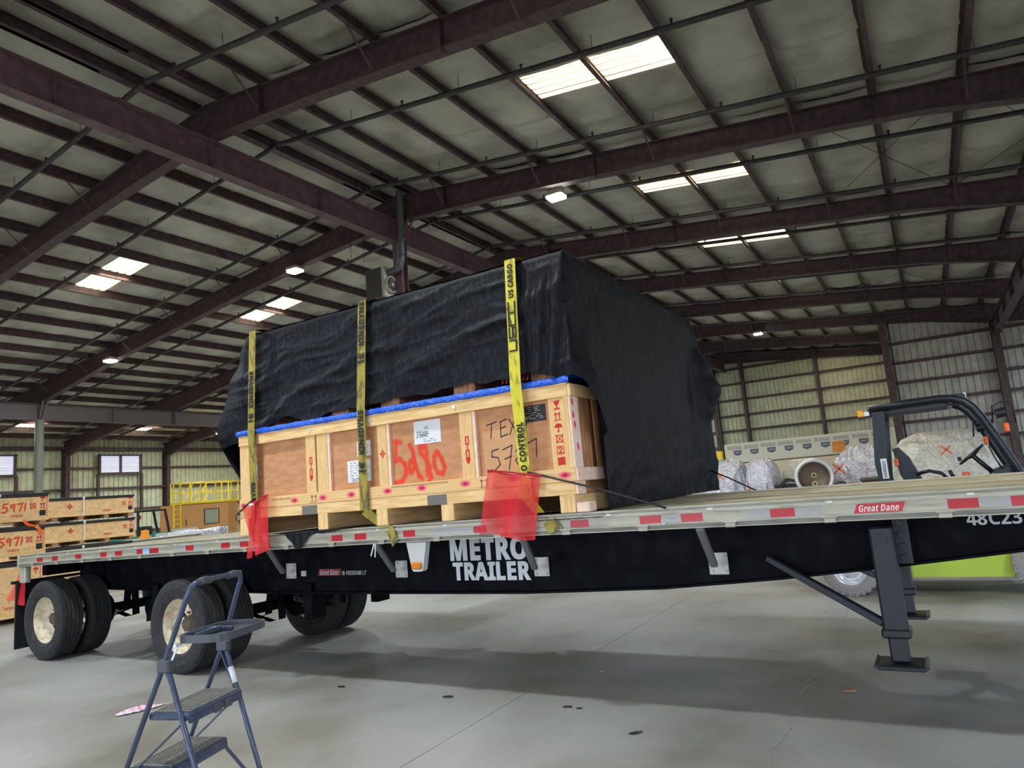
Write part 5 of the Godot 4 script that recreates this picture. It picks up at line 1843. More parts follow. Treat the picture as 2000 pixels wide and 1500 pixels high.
		g.face([c, P.call(a.x, a.y, y), P.call(b.x, b.y, y)], c + Vector3.UP, W)
	part("tray_pan", g, M.ladder_plastic, tr)
	g = G.new()
	g.box(Vector3(-0.17, y + 0.012, 0.05 * sg2), Vector3(0.05, y + 0.034, 0.065 * sg2), 0.004, bs2)
	g.box(Vector3(-0.16, y + 0.012, 0.12 * sg2), Vector3(0.03, y + 0.04, 0.14 * sg2), 0.006, bs2)
	g.box(Vector3(0.02, y + 0.012, 0.05 * sg2), Vector3(0.04, y + 0.034, 0.2 * sg2), 0.004, bs2)
	part("divider", g, M.ladder, tr)
	for s in [-1.0, 1.0]:
		g = G.new()
		g.bar(P.call(0.19 * s, 0.06, y), P.call(0.205 * s, 0.03, 1.0), 0.016, 0.008)
		g.cyl(P.call(0.17 * s, 0.06, y - 0.005), P.call(0.215 * s, 0.06, y - 0.005), 0.008, -1.0, 8)
		part("tray_bracket", g, M.chrome, tr)
	g = G.new()
	var q1: Vector3 = P.call(0.207, 0.05, 0.88)
	var q2: Vector3 = P.call(0.206, 0.075, 0.80)
	g.tube([q1, q2], 0.0145, 10)
	part("white_sticker", g, M.white_paper, t)
	rebase(t, B)

# ------------------------------------------------------------------ forklift on the right
func build_forklift() -> void:
	var t := thing("forklift", "lime green forklift with a black overhead guard behind the trailer", "forklift")
	var zn := -10.05
	var zf := -11.15
	var g: G
	# body
	g = G.new()
	g.prism(PackedVector2Array([Vector2(-1.55, 0.45), Vector2(-1.5, 1.0), Vector2(-0.5, 1.12), Vector2(-0.36, 0.9), Vector2(-0.36, 0.2), Vector2(-0.7, 0.16), Vector2(-1.0, 0.72), Vector2(-1.4, 0.7)]), zf, zn)
	part("counterweight", g, M.lime, t)
	g = G.new()
	g.prism(PackedVector2Array([Vector2(-0.4, 0.2), Vector2(0.62, 0.2), Vector2(0.66, 0.62), Vector2(0.62, 0.66), Vector2(-0.4, 0.95)]), zf, zn - 0.2)
	g.prism(PackedVector2Array([Vector2(-0.4, 0.2), Vector2(0.62, 0.2), Vector2(0.64, 0.46), Vector2(0.4, 0.46), Vector2(0.36, 0.5), Vector2(0.36, 0.74), Vector2(-0.4, 0.95)]), zn - 0.2, zn + 0.02)
	part("side_skirt", g, M.lime, t)
	g = G.new()
	g.prism(PackedVector2Array([Vector2(-0.42, 0.47), Vector2(0.28, 0.47), Vector2(0.2, 0.58), Vector2(-0.42, 0.64)]), zn + 0.02, zn + 0.024)
	part("white_stripe", g, M.white_paper, t)
	g = G.new()
	g.prism(PackedVector2Array([Vector2(0.28, 0.47), Vector2(0.34, 0.47), Vector2(0.31, 0.58), Vector2(0.2, 0.58)]), zn + 0.02, zn + 0.024)
	part("dark_stripe", g, M.fork_black, t)
	boxpart("skirt_edge", Vector3(0.6, 0.2, zn - 0.3), Vector3(0.64, 0.62, zn + 0.05), 0.01, M.lime, t)
	# hood and dash
	boxpart("engine_hood", Vector3(-1.3, 1.0, zf + 0.05), Vector3(0.1, 1.16, zn - 0.05), 0.03, M.fork_black, t)
	g = G.new()
	g.prism(PackedVector2Array([Vector2(0.45, 0.6), Vector2(0.95, 0.6), Vector2(0.9, 1.5), Vector2(0.62, 1.4)]), zf + 0.1, zn - 0.1)
	part("dashboard", g, M.fork_black, t)
	# overhead guard: rear posts, top frame, curved front posts
	var gd := group_part("overhead_guard", t)
	for z in [zn, zf]:
		g = G.new()
		g.prism(PackedVector2Array([Vector2(-0.57, 2.27), Vector2(-0.43, 2.27), Vector2(-0.5, 1.4), Vector2(-0.42, 1.0), Vector2(-0.56, 1.0), Vector2(-0.63, 1.6)]), z - 0.04, z + 0.04)
		part("rear_post", g, M.fork_black, gd)
		g = G.new()
		var pts := [Vector3(-0.6, 2.31, z), Vector3(-0.2, 2.335, z), Vector3(0.2, 2.345, z), Vector3(0.32, 2.33, z), Vector3(0.43, 2.28, z), Vector3(0.51, 2.2, z), Vector3(0.58, 2.08, z), Vector3(0.7, 1.8, z), Vector3(0.84, 1.45, z), Vector3(1.0, 1.0, z)]
		g.tube(pts, 0.048, 12)
		part("front_post", g, M.fork_black, gd)
	g = G.new()
	g.box(Vector3(-0.62, 2.22, zf), Vector3(-0.54, 2.33, zn), 0.015)
	g.box(Vector3(0.26, 2.25, zf), Vector3(0.33, 2.33, zn), 0.015)
	part("cross_beam", g, M.fork_black, gd)
	for k in 8:
		g = G.new()
		var z := lerpf(zn - 0.1, zf + 0.1, k / 7.0)
		g.bar(Vector3(-0.56, 2.26, z), Vector3(0.3, 2.28, z), 0.03, 0.05)
		part("guard_slat", g, M.fork_black, gd)
	boxpart("work_light_bar", Vector3(0.2, 2.36, zf + 0.2), Vector3(0.5, 2.42, zf + 0.5), 0.01, M.fork_black, t)
	g = G.new()
	g.box(Vector3(0.47, 2.36, zf + 0.2), Vector3(0.5, 2.43, zf + 0.5), 0.008)
	part("work_light_lens", g, M.chrome, t)
	# amber flasher on the rear of the guard
	var fl := group_part("rear_flasher", t)
	boxpart("lens", Vector3(-0.74, 2.22, zn - 0.06), Vector3(-0.67, 2.31, zn + 0.04), 0.012, mat(col(246, 170, 10), 0.3), fl)
	boxpart("base", Vector3(-0.73, 2.19, zn - 0.06), Vector3(-0.66, 2.22, zn + 0.04), 0.004, M.fork_black, fl)
	boxpart("bracket", Vector3(-0.67, 2.23, zn - 0.03), Vector3(-0.6, 2.29, zn + 0.0), 0.004, M.chrome, fl)
	# front lamps and mirrors
	for q in [[0.78, 1.98, zn + 0.1], [0.62, 1.86, zf + 0.12]]:
		var lm_ := group_part("front_indicator", t)
		var p := Vector3(q[0], q[1], q[2])
		g = G.new()
		g.box(p + Vector3(0.0, -0.12, -0.03), p + Vector3(0.05, -0.01, 0.03), 0.012, Transform3D())
		part("orange_lens", g, M.orange, lm_)
		g = G.new()
		g.cyl(p + Vector3(-0.06, 0.1, 0), p + Vector3(0.04, 0.12, 0), 0.055, -1.0, 16)
		part("headlamp", g, M.fork_black, lm_)
		g = G.new()
		g.tube([p + Vector3(-0.1, 0.0, 0), p + Vector3(-0.08, 0.2, 0), p + Vector3(0.02, 0.24, 0), p + Vector3(0.12, 0.2, 0), p + Vector3(0.12, -0.02, 0)], 0.01, 6)
		part("wire_bracket", g, M.fork_black, lm_)
	# plate on the rear post
	g = G.new()
	g.box(Vector3(-0.56, 1.42, zn + 0.041), Vector3(-0.49, 1.67, zn + 0.045))
	part("number_plate", g, M.white_paper, t)
	vertical_text("HSXXX23", -0.527, 1.44, 0.2, 0.035, zn + 0.046, M.ink, t)
	# seat, steering wheel, levers
	var se := group_part("seat", t)
	g = G.new()
	g.prism(PackedVector2Array([Vector2(-0.42, 1.78), Vector2(-0.36, 1.8), Vector2(-0.25, 1.66), Vector2(-0.16, 1.42), Vector2(-0.12, 1.3), Vector2(-0.3, 1.26), Vector2(-0.38, 1.45)]), -10.85, -10.38)
	part("backrest", g, M.fork_black, se)
	boxpart("cushion", Vector3(-0.28, 1.2, -10.85), Vector3(0.2, 1.34, -10.38), 0.04, M.fork_black, se)
	g = G.new()
	g.tube([Vector3(-0.2, 1.44, -10.34), Vector3(-0.05, 1.47, -10.34), Vector3(0.08, 1.43, -10.34), Vector3(0.14, 1.36, -10.34)], 0.022, 8)
	part("armrest", g, M.fork_black, se)
	boxpart("safety_buckle", Vector3(-0.42, 1.56, -10.3), Vector3(-0.37, 1.66, -10.26), 0.012, M.orange, se)
	var sw := group_part("steering_wheel", t)
	var ring_ := []
	var ax := Vector3(0.62, -0.78, 0).normalized()
	var ux := Vector3(0.78, 0.62, 0).normalized()
	for k in 33: ring_.append(Vector3(0.44, 1.63, -10.6) + ux * cos(TAU * k / 32.0) * 0.17 + Vector3(0, 0, 1) * sin(TAU * k / 32.0) * 0.17)
	g = G.new()
	g.tube(ring_, 0.016, 8)
	part("rim", g, M.fork_black, sw)
	g = G.new()
	for k in 3:
		var a := TAU * k / 3.0
		g.tube([Vector3(0.44, 1.63, -10.6) + ax * 0.03, Vector3(0.44, 1.63, -10.6) + ux * cos(a) * 0.17 + Vector3(0, 0, 1) * sin(a) * 0.17], 0.012, 6)
	g.tube([Vector3(0.44, 1.63, -10.6), Vector3(0.44, 1.63, -10.6) + ax * 0.3], 0.03, 10)
	g.cyl(Vector3(0.31, 1.56, -10.6), Vector3(0.3, 1.61, -10.6), 0.022, -1.0, 10)
	part("column", g, M.fork_black, sw)
	g = G.new()
	g.tube([Vector3(0.62, 1.72, -10.35), Vector3(0.66, 1.58, -10.35), Vector3(0.72, 1.42, -10.35)], 0.01, 6)
	part("lever", g, M.fork_black, t)
	g = G.new()
	g.tube([Vector3(0.2, 1.36, -10.3), Vector3(0.17, 1.46, -10.3)], 0.022, 8)
	part("lever", g, M.fork_black, t)
	boxpart("orange_cap", Vector3(0.3, 1.36, -10.5), Vector3(0.38, 1.42, -10.42), 0.01, M.orange, t)
	# glass water bottle-like lamp at the mast, mast channels
	for z in [-10.35, -10.85]: boxpart("mast_channel", Vector3(1.15, 0.1, z - 0.06), Vector3(1.3, 2.3, z + 0.06), 0.01, M.fork_black, t)
	# wheels
	for q in [[-1.09, 0.335, zn + 0.12, 0.335], [0.98, 0.37, zn + 0.12, 0.37], [-1.09, 0.335, zf - 0.12, 0.335], [0.98, 0.37, zf - 0.12, 0.37]]:
		var wh := group_part("wheel", t)
		var r: float = q[3]
		g = G.new()
		g.lathe([Vector2(r * 0.6, 0.09), Vector2(r * 0.72, 0.1), Vector2(r * 0.9, 0.09), Vector2(r, 0.07), Vector2(r, -0.07), Vector2(r * 0.9, -0.09), Vector2(r * 0.6, -0.09)], 40)
		for k in 26:
			var a := TAU * k / 26.0
			g.box(Vector3(r - 0.03, -0.012, 0.03), Vector3(r + 0.012, 0.012, 0.088), 0.004, Transform3D(Basis(Vector3(0, 0, 1), a)))
		part("tyre", g, M.grey_tyre, wh)
		g = G.new()
		g.lathe([Vector2(r * 0.6, 0.09), Vector2(r * 0.56, 0.085), Vector2(r * 0.52, 0.03), Vector2(r * 0.3, 0.02), Vector2(r * 0.28, 0.06), Vector2(r * 0.16, 0.075), Vector2(0.001, 0.08)], 32, Transform3D(), true)
		for k in 6:
			var a := TAU * k / 6.0
			g.cyl(Vector3(cos(a) * r * 0.4, sin(a) * r * 0.4, 0.02), Vector3(cos(a) * r * 0.4, sin(a) * r * 0.4, 0.05), 0.018, -1.0, 6)
		part("rim", g, M.chrome, wh)
		wh.position = Vector3(q[0], q[1], q[2])
	boxpart("rear_axle", Vector3(-1.18, 0.28, zf), Vector3(-1.0, 0.42, zn), 0.02, M.fork_black, t)
	rebase(t, Vector3(0, 0, -10.6))

# ------------------------------------------------------------------ crates and booth on the left
func low_crate(called: String, label: String, x: float, z0: float, z1: float, y0: float, y1: float, hand: String, side: int) -> void:
	# front face looks towards +x; z0 > z1
	var t := thing(called, label, "crate", "stacked export crates by the trailer's rear")
	var w := z0 - z1
	var h := y1 - y0 - 0.14
	var yb := y0 + 0.1
	boxpart("body", Vector3(x - 1.1, yb, z1 + 0.01), Vector3(x - 0.02, y1 - 0.04, z0 - 0.01), 0.0, M.osb, t)
	var W := int(w * 230)
	var Hh := int(h * 230)
	var img := wood_image(W, Hh, col(240, 200, 146), col(222, 174, 118), int(x * 7 + y0 * 50), 0.02, 0.03)
	for q in int(w * 40):
		var p := Vector2(rng.randf_range(4, W - 4), rng.randf_range(4, Hh - 4))
		paint(img, [p, p + Vector2(rng.randf_range(-1, 2), 2)], 1.2, 1.0, Color(0.6, 0.42, 0.24, 0.7))
	var RED := Color(0.78, 0.16, 0.18, 0.85)
	stamp(img, 2, Vector2(W - 26, Hh * 0.14), 22, RED)
	stamp(img, 1, Vector2(W - 26, Hh * 0.42), 26, RED)
	stamp(img, 3, Vector2(W - 66, Hh * 0.42), 26, RED)
	stamp(img, 5, Vector2(W - 26, Hh * 0.72), 28, Color(0.15, 0.13, 0.12))
	if side == 1: stamp(img, 7, Vector2(W * 0.4, Hh * 0.42), 34, RED)
	paint(img, [Vector2(W - 8, 2), Vector2(W - 8, Hh - 2)], 0.6, 1, RED)
	if hand != "":
		var s := Hh / 125.0
		var o := Vector2(W * 0.675, 8)
		var oc := Color(0.86, 0.3, 0.1, 0.9)
		for st_ in [[[34, 28], [16, 30], [14, 46], [28, 46], [32, 58], [20, 70], [8, 68]], [[62, 34], [48, 34], [46, 46], [60, 46], [62, 34], [60, 66]], [[76, 32], [98, 28], [86, 66]], [[112, 30], [108, 64]]]:
			var pts := []
			for p in st_: pts.append(o + Vector2(p[0], p[1]) * s)
			paint(img, pts, 2.2, 3.0, oc)
	var g := G.new()
	g.quad(Vector3(x, y1 - 0.04, z0), Vector3(x, y1 - 0.04, z1), Vector3(x, yb, z1), Vector3(x, yb, z0))
	part("printed_face", g, img_mat(img), t)
	lettering("FEBDK", 0.2, 0.05, xfx(Vector3(x + 0.001, yb + h * 0.16, z0 - w * (0.75 if side == 0 else 0.7))), M.red_tape, t)
	boxpart("base_rail", Vector3(x - 1.1, yb - 0.01, z1), Vector3(x + 0.012, yb + 0.07, z0), 0.004, M.lumber, t)
	boxpart("black_lid_sheet", Vector3(x - 1.1, y1 - 0.04, z1 - 0.01), Vector3(x + 0.014, y1, z0 + 0.01), 0.008, M.cord, t)
	boxpart("lid_edge", Vector3(x, y1 - 0.075, z1 + 0.02), Vector3(x + 0.012, y1 - 0.03, z0 - 0.02), 0.004, M.cord, t)
	var n := maxi(3, int(w / 0.55))
	for k in n:
		var zz := lerpf(z0 - 0.12, z1 + 0.1, float(k) / (n - 1))
		boxpart("skid", Vector3(x - 1.08, y0, zz - 0.06), Vector3(x, yb, zz + 0.06), 0.004, M.lumber_dark, t)
	var bands := [0.2, 0.665] if side == 0 else [0.12, 0.52]
	for f in bands:
		var zz := lerpf(z0, z1, f)
		g = G.new()
		g.box(Vector3(x + 0.012, yb, zz - 0.018), Vector3(x + 0.018, y1 + 0.004, zz + 0.018))
		g.box(Vector3(x - 1.1, y1, zz - 0.018), Vector3(x + 0.018, y1 + 0.006, zz + 0.018))
		g.box(Vector3(x + 0.012, y1 - 0.05, zz - 0.03), Vector3(x + 0.03, y1 + 0.0, zz + 0.03), 0.006)
		part("white_band", g, M.white_paper, t)
	rebase(t, Vector3(x - 0.5, y0, (z0 + z1) / 2))

func build_left_background() -> void:
	low_crate("export_crate", "top crate hand-marked 5971 in the stack nearest the trailer's rear", -15.2, -4.6, -7.22, 1.75, 2.38, "5971", 0)
	low_crate("export_crate", "crate hand-marked 5971 directly below the topmost 5971 crate", -15.05, -4.5, -7.1, 1.11, 1.735, "5971", 0)
	low_crate("export_crate", "bottom crate under the two crates hand-marked 5971", -14.9, -4.5, -6.98, 0.0, 1.09, "", 0)
	low_crate("export_crate", "upper unmarked crate with white bands behind the 5971 crates", -19.0, -8.4, -11.2, 1.82, 2.4, "", 1)
	low_crate("export_crate", "second unmarked crate with white bands below its twin behind the 5971 crates", -18.95, -8.4, -11.2, 1.2, 1.78, "", 1)
	low_crate("export_crate", "lowest crate of the unmarked white-banded stack", -18.9, -8.4, -11.1, 0.0, 1.16, "", 1)
	var t := thing("packing_list", "white paper sheet on the bottom crate behind the trailer's rear flag", "label")
	var g := G.new()
	g.box(Vector3(-14.87, 0.72, -5.7), Vector3(-14.865, 1.0, -6.2))
	part("sheet", g, M.white_paper, t)
	rebase(t, Vector3(-14.87, 0.72, -5.95))
	t = thing("warning_streamer", "orange plastic streamer hanging off the topmost 5971 crate", "streamer")
	g = ribbon([Vector3(-15.15, 1.86, -6.75), Vector3(-15.13, 1.78, -6.82), Vector3(-15.0, 1.7, -6.95), Vector3(-14.99, 1.56, -7.0)], Vector3(0, 0.5, -0.85).normalized(), 0.06, 0.004)
	part("ribbon", g, M.orange, t)
	rebase(t, Vector3(-15.0, 1.56, -6.95))
	# brown booth with a window under the yellow platform
	t = thing("brown_booth", "tan panelled booth with a small black-framed window by the green wall", "booth")
	var bx := -37.0
	var z0 := -24.55
	var z1 := -28.35
	boxpart("body", Vector3(bx - 2.0, 0.05, z1), Vector3(bx, 2.35, z0), 0.02, M.cardboard, t)
	boxpart("joint_strip", Vector3(bx, 0.1, -26.9), Vector3(bx + 0.012, 2.33, -26.94), 0.0, M.osb, t)
	var wn := group_part("booth_window", t)
	g = G.new()
	for q in [[-26.0, -26.04], [-27.0, -26.96]]: g.box(Vector3(bx, 1.12, q[0]), Vector3(bx + 0.04, 2.02, q[1]))
	for y in [1.12, 1.98]: g.box(Vector3(bx, y, -26.0), Vector3(bx + 0.04, y + 0.04, -27.0))
	part("window_frame", g, M.cord, wn)
	boxpart("pane", Vector3(bx, 1.14, -26.02), Vector3(bx + 0.01, 2.0, -26.98), 0, mat(col(160, 168, 150), 0.08, 0.2), wn)
	for z in [-24.85, -28.2]: boxpart("door_handle", Vector3(bx, 1.15, z - 0.03), Vector3(bx + 0.03, 1.5, z + 0.03), 0.005, mat(col(86, 40, 30), 0.6), t)
	rebase(t, Vector3(bx - 1.0, 0.05, (z0 + z1) / 2))
	# yellow platform with railings and ladder
	t = thing("yellow_platform", "bright yellow steel platform railing and ladder above the tan booth", "platform")
	g = G.new()
	g.box(Vector3(bx - 0.9, 2.36, z1), Vector3(bx + 0.12, 2.5, z0 + 0.1), 0.01)
	part("platform_deck", g, M.yellow, t)
	for z in [z0 + 0.08, z0 - 0.5, z0 - 1.2, -26.75, z1 + 0.5, z1 + 0.02]:
		for x in [bx + 0.08, bx - 0.85]:
			g = G.new()
			g.box(Vector3(x - 0.03, 2.5, z - 0.03), Vector3(x + 0.03, 3.6, z + 0.03), 0.006)
			part("railing_post", g, M.yellow, t)
	for x in [bx + 0.08, bx - 0.85]:
		for y in [3.03, 3.6]:
			g = G.new()
			g.box(Vector3(x - 0.025, y - 0.025, z1), Vector3(x + 0.025, y + 0.025, z0 + 0.1), 0.005)
			part("rail", g, M.yellow, t)
	for z in [z0 + 0.08, z1 + 0.02]:
		for y in [3.03, 3.6]:
			g = G.new()
			g.box(Vector3(bx - 0.85, y - 0.025, z - 0.025), Vector3(bx + 0.08, y + 0.025, z + 0.025), 0.005)
			part("rail", g, M.yellow, t)
	for z in [-25.6, -26.5]:
		g = G.new()
		g.bar(Vector3(bx - 0.85, 2.5, z + 0.4), Vector3(bx - 0.85, 3.55, z - 0.3), 0.04, 0.04)
		g.bar(Vector3(bx - 0.5, 2.5, z + 0.2), Vector3(bx - 0.5, 3.1, z - 0.35), 0.03, 0.03)
		part("gate_brace", g, M.yellow, t)
	var la := group_part("ladder", t)
	for z in [z0 + 0.12, z0 + 0.55]:
		g = G.new()
		g.box(Vector3(bx + 0.1, 0.0, z - 0.03), Vector3(bx + 0.17, 3.55, z + 0.03), 0.005)
		part("stile", g, M.yellow, la)
	for k in 10:
		g = G.new()
		g.cyl(Vector3(bx + 0.13, 0.2 + k * 0.27, z0 + 0.12), Vector3(bx + 0.13, 0.2 + k * 0.27, z0 + 0.55), 0.022, -1.0, 8)
		part("rung", g, M.yellow, la)
	rebase(t, Vector3(bx - 0.8, 0, (z0 + z1) / 2))
	# small teal forklift far back
	t = thing("small_forklift", "small teal forklift with a black guard far behind the crates", "forklift")
	for q in [[-33.6, -20.0], [-33.6, -21.4], [-34.6, -20.0], [-34.6, -21.4]]:
		g = G.new()
		g.bar(Vector3(q[0], 0.9, q[1] - (0.25 if q[1] < -21 else 0.0)), Vector3(q[0], 2.1, q[1]), 0.1, 0.1, 0.01)
		part("guard_post", g, M.fork_black, t)
	g = G.new()
	g.box(Vector3(-34.65, 2.06, -21.45), Vector3(-33.55, 2.14, -19.5), 0.02)
	part("guard_roof", g, M.fork_black, t)
	boxpart("seat", Vector3(-34.4, 0.9, -20.9), Vector3(-33.75, 1.35, -20.45), 0.08, M.fork_black, t)
	g = G.new()
	g.prism(PackedVector2Array([Vector2(-19.3, 0.25), Vector2(-19.3, 0.85), Vector2(-20.6, 0.9), Vector2(-20.9, 1.0), Vector2(-23.0, 0.95), Vector2(-23.2, 0.6), Vector2(-23.0, 0.25)]), -34.8, -33.5, Transform3D(Basis(Vector3(0, 0, 1), Vector3(0, 1, 0), Vector3(1, 0, 0)), Vector3.ZERO))
	part("body", g, M.teal, t)
	boxpart("side_rail", Vector3(-33.5, 0.98, -23.1), Vector3(-33.42, 1.08, -21.6), 0.01, M.plate, t)
	for q in [[-33.5, -19.9], [-33.5, -22.6], [-34.8, -19.9], [-34.8, -22.6]]:
		g = G.new()
		g.lathe([Vector2(0.12, 0.12), Vector2(0.3, 0.12), Vector2(0.33, 0.08), Vector2(0.33, -0.08), Vector2(0.3, -0.12), Vector2(0.12, -0.12)], 24, Transform3D(Basis(Vector3(0, 0, -1), Vector3(0, 1, 0), Vector3(1, 0, 0)), Vector3(q[0], 0.33, q[1])))
		part("wheel", g, M.rubber, t)
	boxpart("red_light", Vector3(-33.6, 1.72, -20.12), Vector3(-33.52, 1.9, -20.06), 0.01, M.red_tape, t)
	rebase(t, Vector3(-34.1, 0, -21))
	# foil wrapped long box, grey steel slab, amber beacon, triangle
	t = thing("foil_wrapped_box", "long silver foil-wrapped box with handwritten 74969 beyond the deck", "box")
	var fx := -27.0
	var rows := []
	var nn := FastNoiseLite.new()
	nn.seed = 31
	nn.frequency = 1.4
	for j in 15:
		var r := PackedVector3Array()
		for i in 60:
			var z := lerpf(-17.35, -20.15, i / 59.0)
			var p: Vector2 = [Vector2(0, 0.05), Vector2(0, 0.2), Vector2(0, 0.4), Vector2(0, 0.6), Vector2(0, 0.75), Vector2(0, 0.85), Vector2(0, 0.95), Vector2(-0.01, 1.04), Vector2(-0.05, 1.08), Vector2(-0.15, 1.09), Vector2(-0.3, 1.09), Vector2(-0.5, 1.09), Vector2(-0.8, 1.08), Vector2(-0.95, 1.04), Vector2(-1.0, 0.05)][j]
			var k := nn.get_noise_2d(z * 2.2, p.y * 3.0 + p.x * 3.0)
			r.append(Vector3(fx + p.x + 0.05 * k, p.y + 0.02 * k + (0.03 * sin(z * 4.0) if j > 6 and j < 14 else 0.0), z))
		rows.append(r)
	g = G.new()
	g.grid(rows)
	for e in [0, 59]:
		for j in 13: g.tri(rows[j][e], rows[j + 1][e], Vector3(fx - 0.5, 0.05, rows[0][e].z))
	part("foil_wrap", g, M.foil, t)
	lettering("74969", 0.5, 0.13, xfx(Vector3(fx + 0.06, 0.9, -18.85)), M.ink, t, false, "handwriting", 0.2)
	lettering("20", 0.2, 0.13, xfx(Vector3(fx + 0.06, 0.93, -19.75)), M.ink, t, false, "handwriting", 0.1)
	g = G.new()
	g.lathe([Vector2(0.17, 0.0), Vector2(0.17, 0.006), Vector2(0.15, 0.006), Vector2(0.15, 0.0)], 24, Transform3D(Basis(Vector3(0, 0, -1), Vector3(0, 1, 0), Vector3(1, 0, 0)), Vector3(fx + 0.06, 0.99, -19.85)))
	part("circled_mark", g, M.ink, t)
	rebase(t, Vector3(fx - 0.5, 0.05, -18.75))
	t = thing("warning_triangle", "red reflector triangle in front of the foil-wrapped box", "reflector")
	g = G.new()
	g.prism(PackedVector2Array([Vector2(-0.17, 0), Vector2(0.17, 0), Vector2(0, 0.34)]), 0.0, 0.02, xfx(Vector3(-26.3, 0.62, -17.75)))
	part("triangle", g, M.red_tape, t)
	boxpart("foot", Vector3(-26.4, 0.0, -17.95), Vector3(-26.2, 0.63, -17.55), 0.02, M.cord, t)
	rebase(t, Vector3(-26.3, 0.0, -17.75))
	t = thing("steel_slab", "low grey steel cabinet lying beyond the trailer deck under the beacon", "cabinet")
	boxpart("body", Vector3(-25.2, 0.0, -16.9), Vector3(-24.2, 0.98, -12.6), 0.02, M.concrete, t)
	boxpart("top_plate", Vector3(-25.25, 0.98, -16.95), Vector3(-24.15, 1.01, -12.55), 0.006, M.plate, t)
	for z in [-13.6, -14.7, -15.8]: boxpart("panel_seam", Vector3(-24.2, 0.05, z - 0.01), Vector3(-24.194, 0.97, z + 0.01), 0, M.bracket, t)
	rebase(t, Vector3(-24.7, 0, -14.7))
	t = thing("amber_beacon", "orange stepped beacon lamp standing on the grey steel cabinet", "beacon")
	g = G.new()
	g.lathe([Vector2(0.19, 0.0), Vector2(0.19, 0.09), Vector2(0.15, 0.1), Vector2(0.13, 0.2), Vector2(0.145, 0.21), Vector2(0.12, 0.3), Vector2(0.001, 0.31)], 20, Transform3D(Basis(Vector3(1, 0, 0), Vector3(0, 0, -1), Vector3(0, 1, 0)), Vector3(-24.5, 1.01, -14.84)))
	part("lens", g, mat(col(236, 150, 24), 0.4), t)
	rebase(t, Vector3(-24.5, 1.01, -14.84))

# ------------------------------------------------------------------ wrapped engines and lumber on the right
func foil_lump(called: String, label: String, c: Vector3, r: Vector3, m: Material, seed_: int, group := "foil-wrapped machines") -> Node3D:
	var t := thing(called, label, "machine", group)
	var nn := FastNoiseLite.new()
	nn.seed = seed_
	nn.frequency = 1.2
	nn.fractal_type = FastNoiseLite.FRACTAL_RIDGED
	nn.fractal_octaves = 3
	var rows := []
	for j in 41:
		var v := j / 40.0
		var row := PackedVector3Array()
		for i in 81:
			var a := TAU * i / 80.0
			var y := v
			var prof := pow(maxf(0.0, 1.0 - pow(y, 4.0)), 0.4)
			var ca := signf(cos(a)) * pow(absf(cos(a)), 0.5)
			var sa := signf(sin(a)) * pow(absf(sin(a)), 0.5)
			var d := Vector3(ca * prof, y, sa * prof)
			var k := nn.get_noise_3d(d.x * 1.8 + c.x, d.y * 0.9 + d.x * 0.5, d.z * 1.8) * 0.16
			row.append(Vector3(c.x + d.x * r.x * (1.0 + k), c.y + y * r.y * (1.0 + 0.4 * k * prof), c.z + d.z * r.z * (1.0 + k)))
		rows.append(row)
	var g := G.new()
	g.grid(rows)
	part("foil_cover", g, m, t)
	return t

func orange_cross(t: Node3D, p: Vector3, s: float) -> void:
	var g := G.new()
	g.stroke([Vector2(-s, -s), Vector2(s, s * 0.9)], s * 0.3, xfz(p), 0.01)
	g.stroke([Vector2(-s * 0.9, s), Vector2(s, -s * 0.8)], s * 0.3, xfz(p), 0.01)
	part("orange_cross", g, M.orange, t)

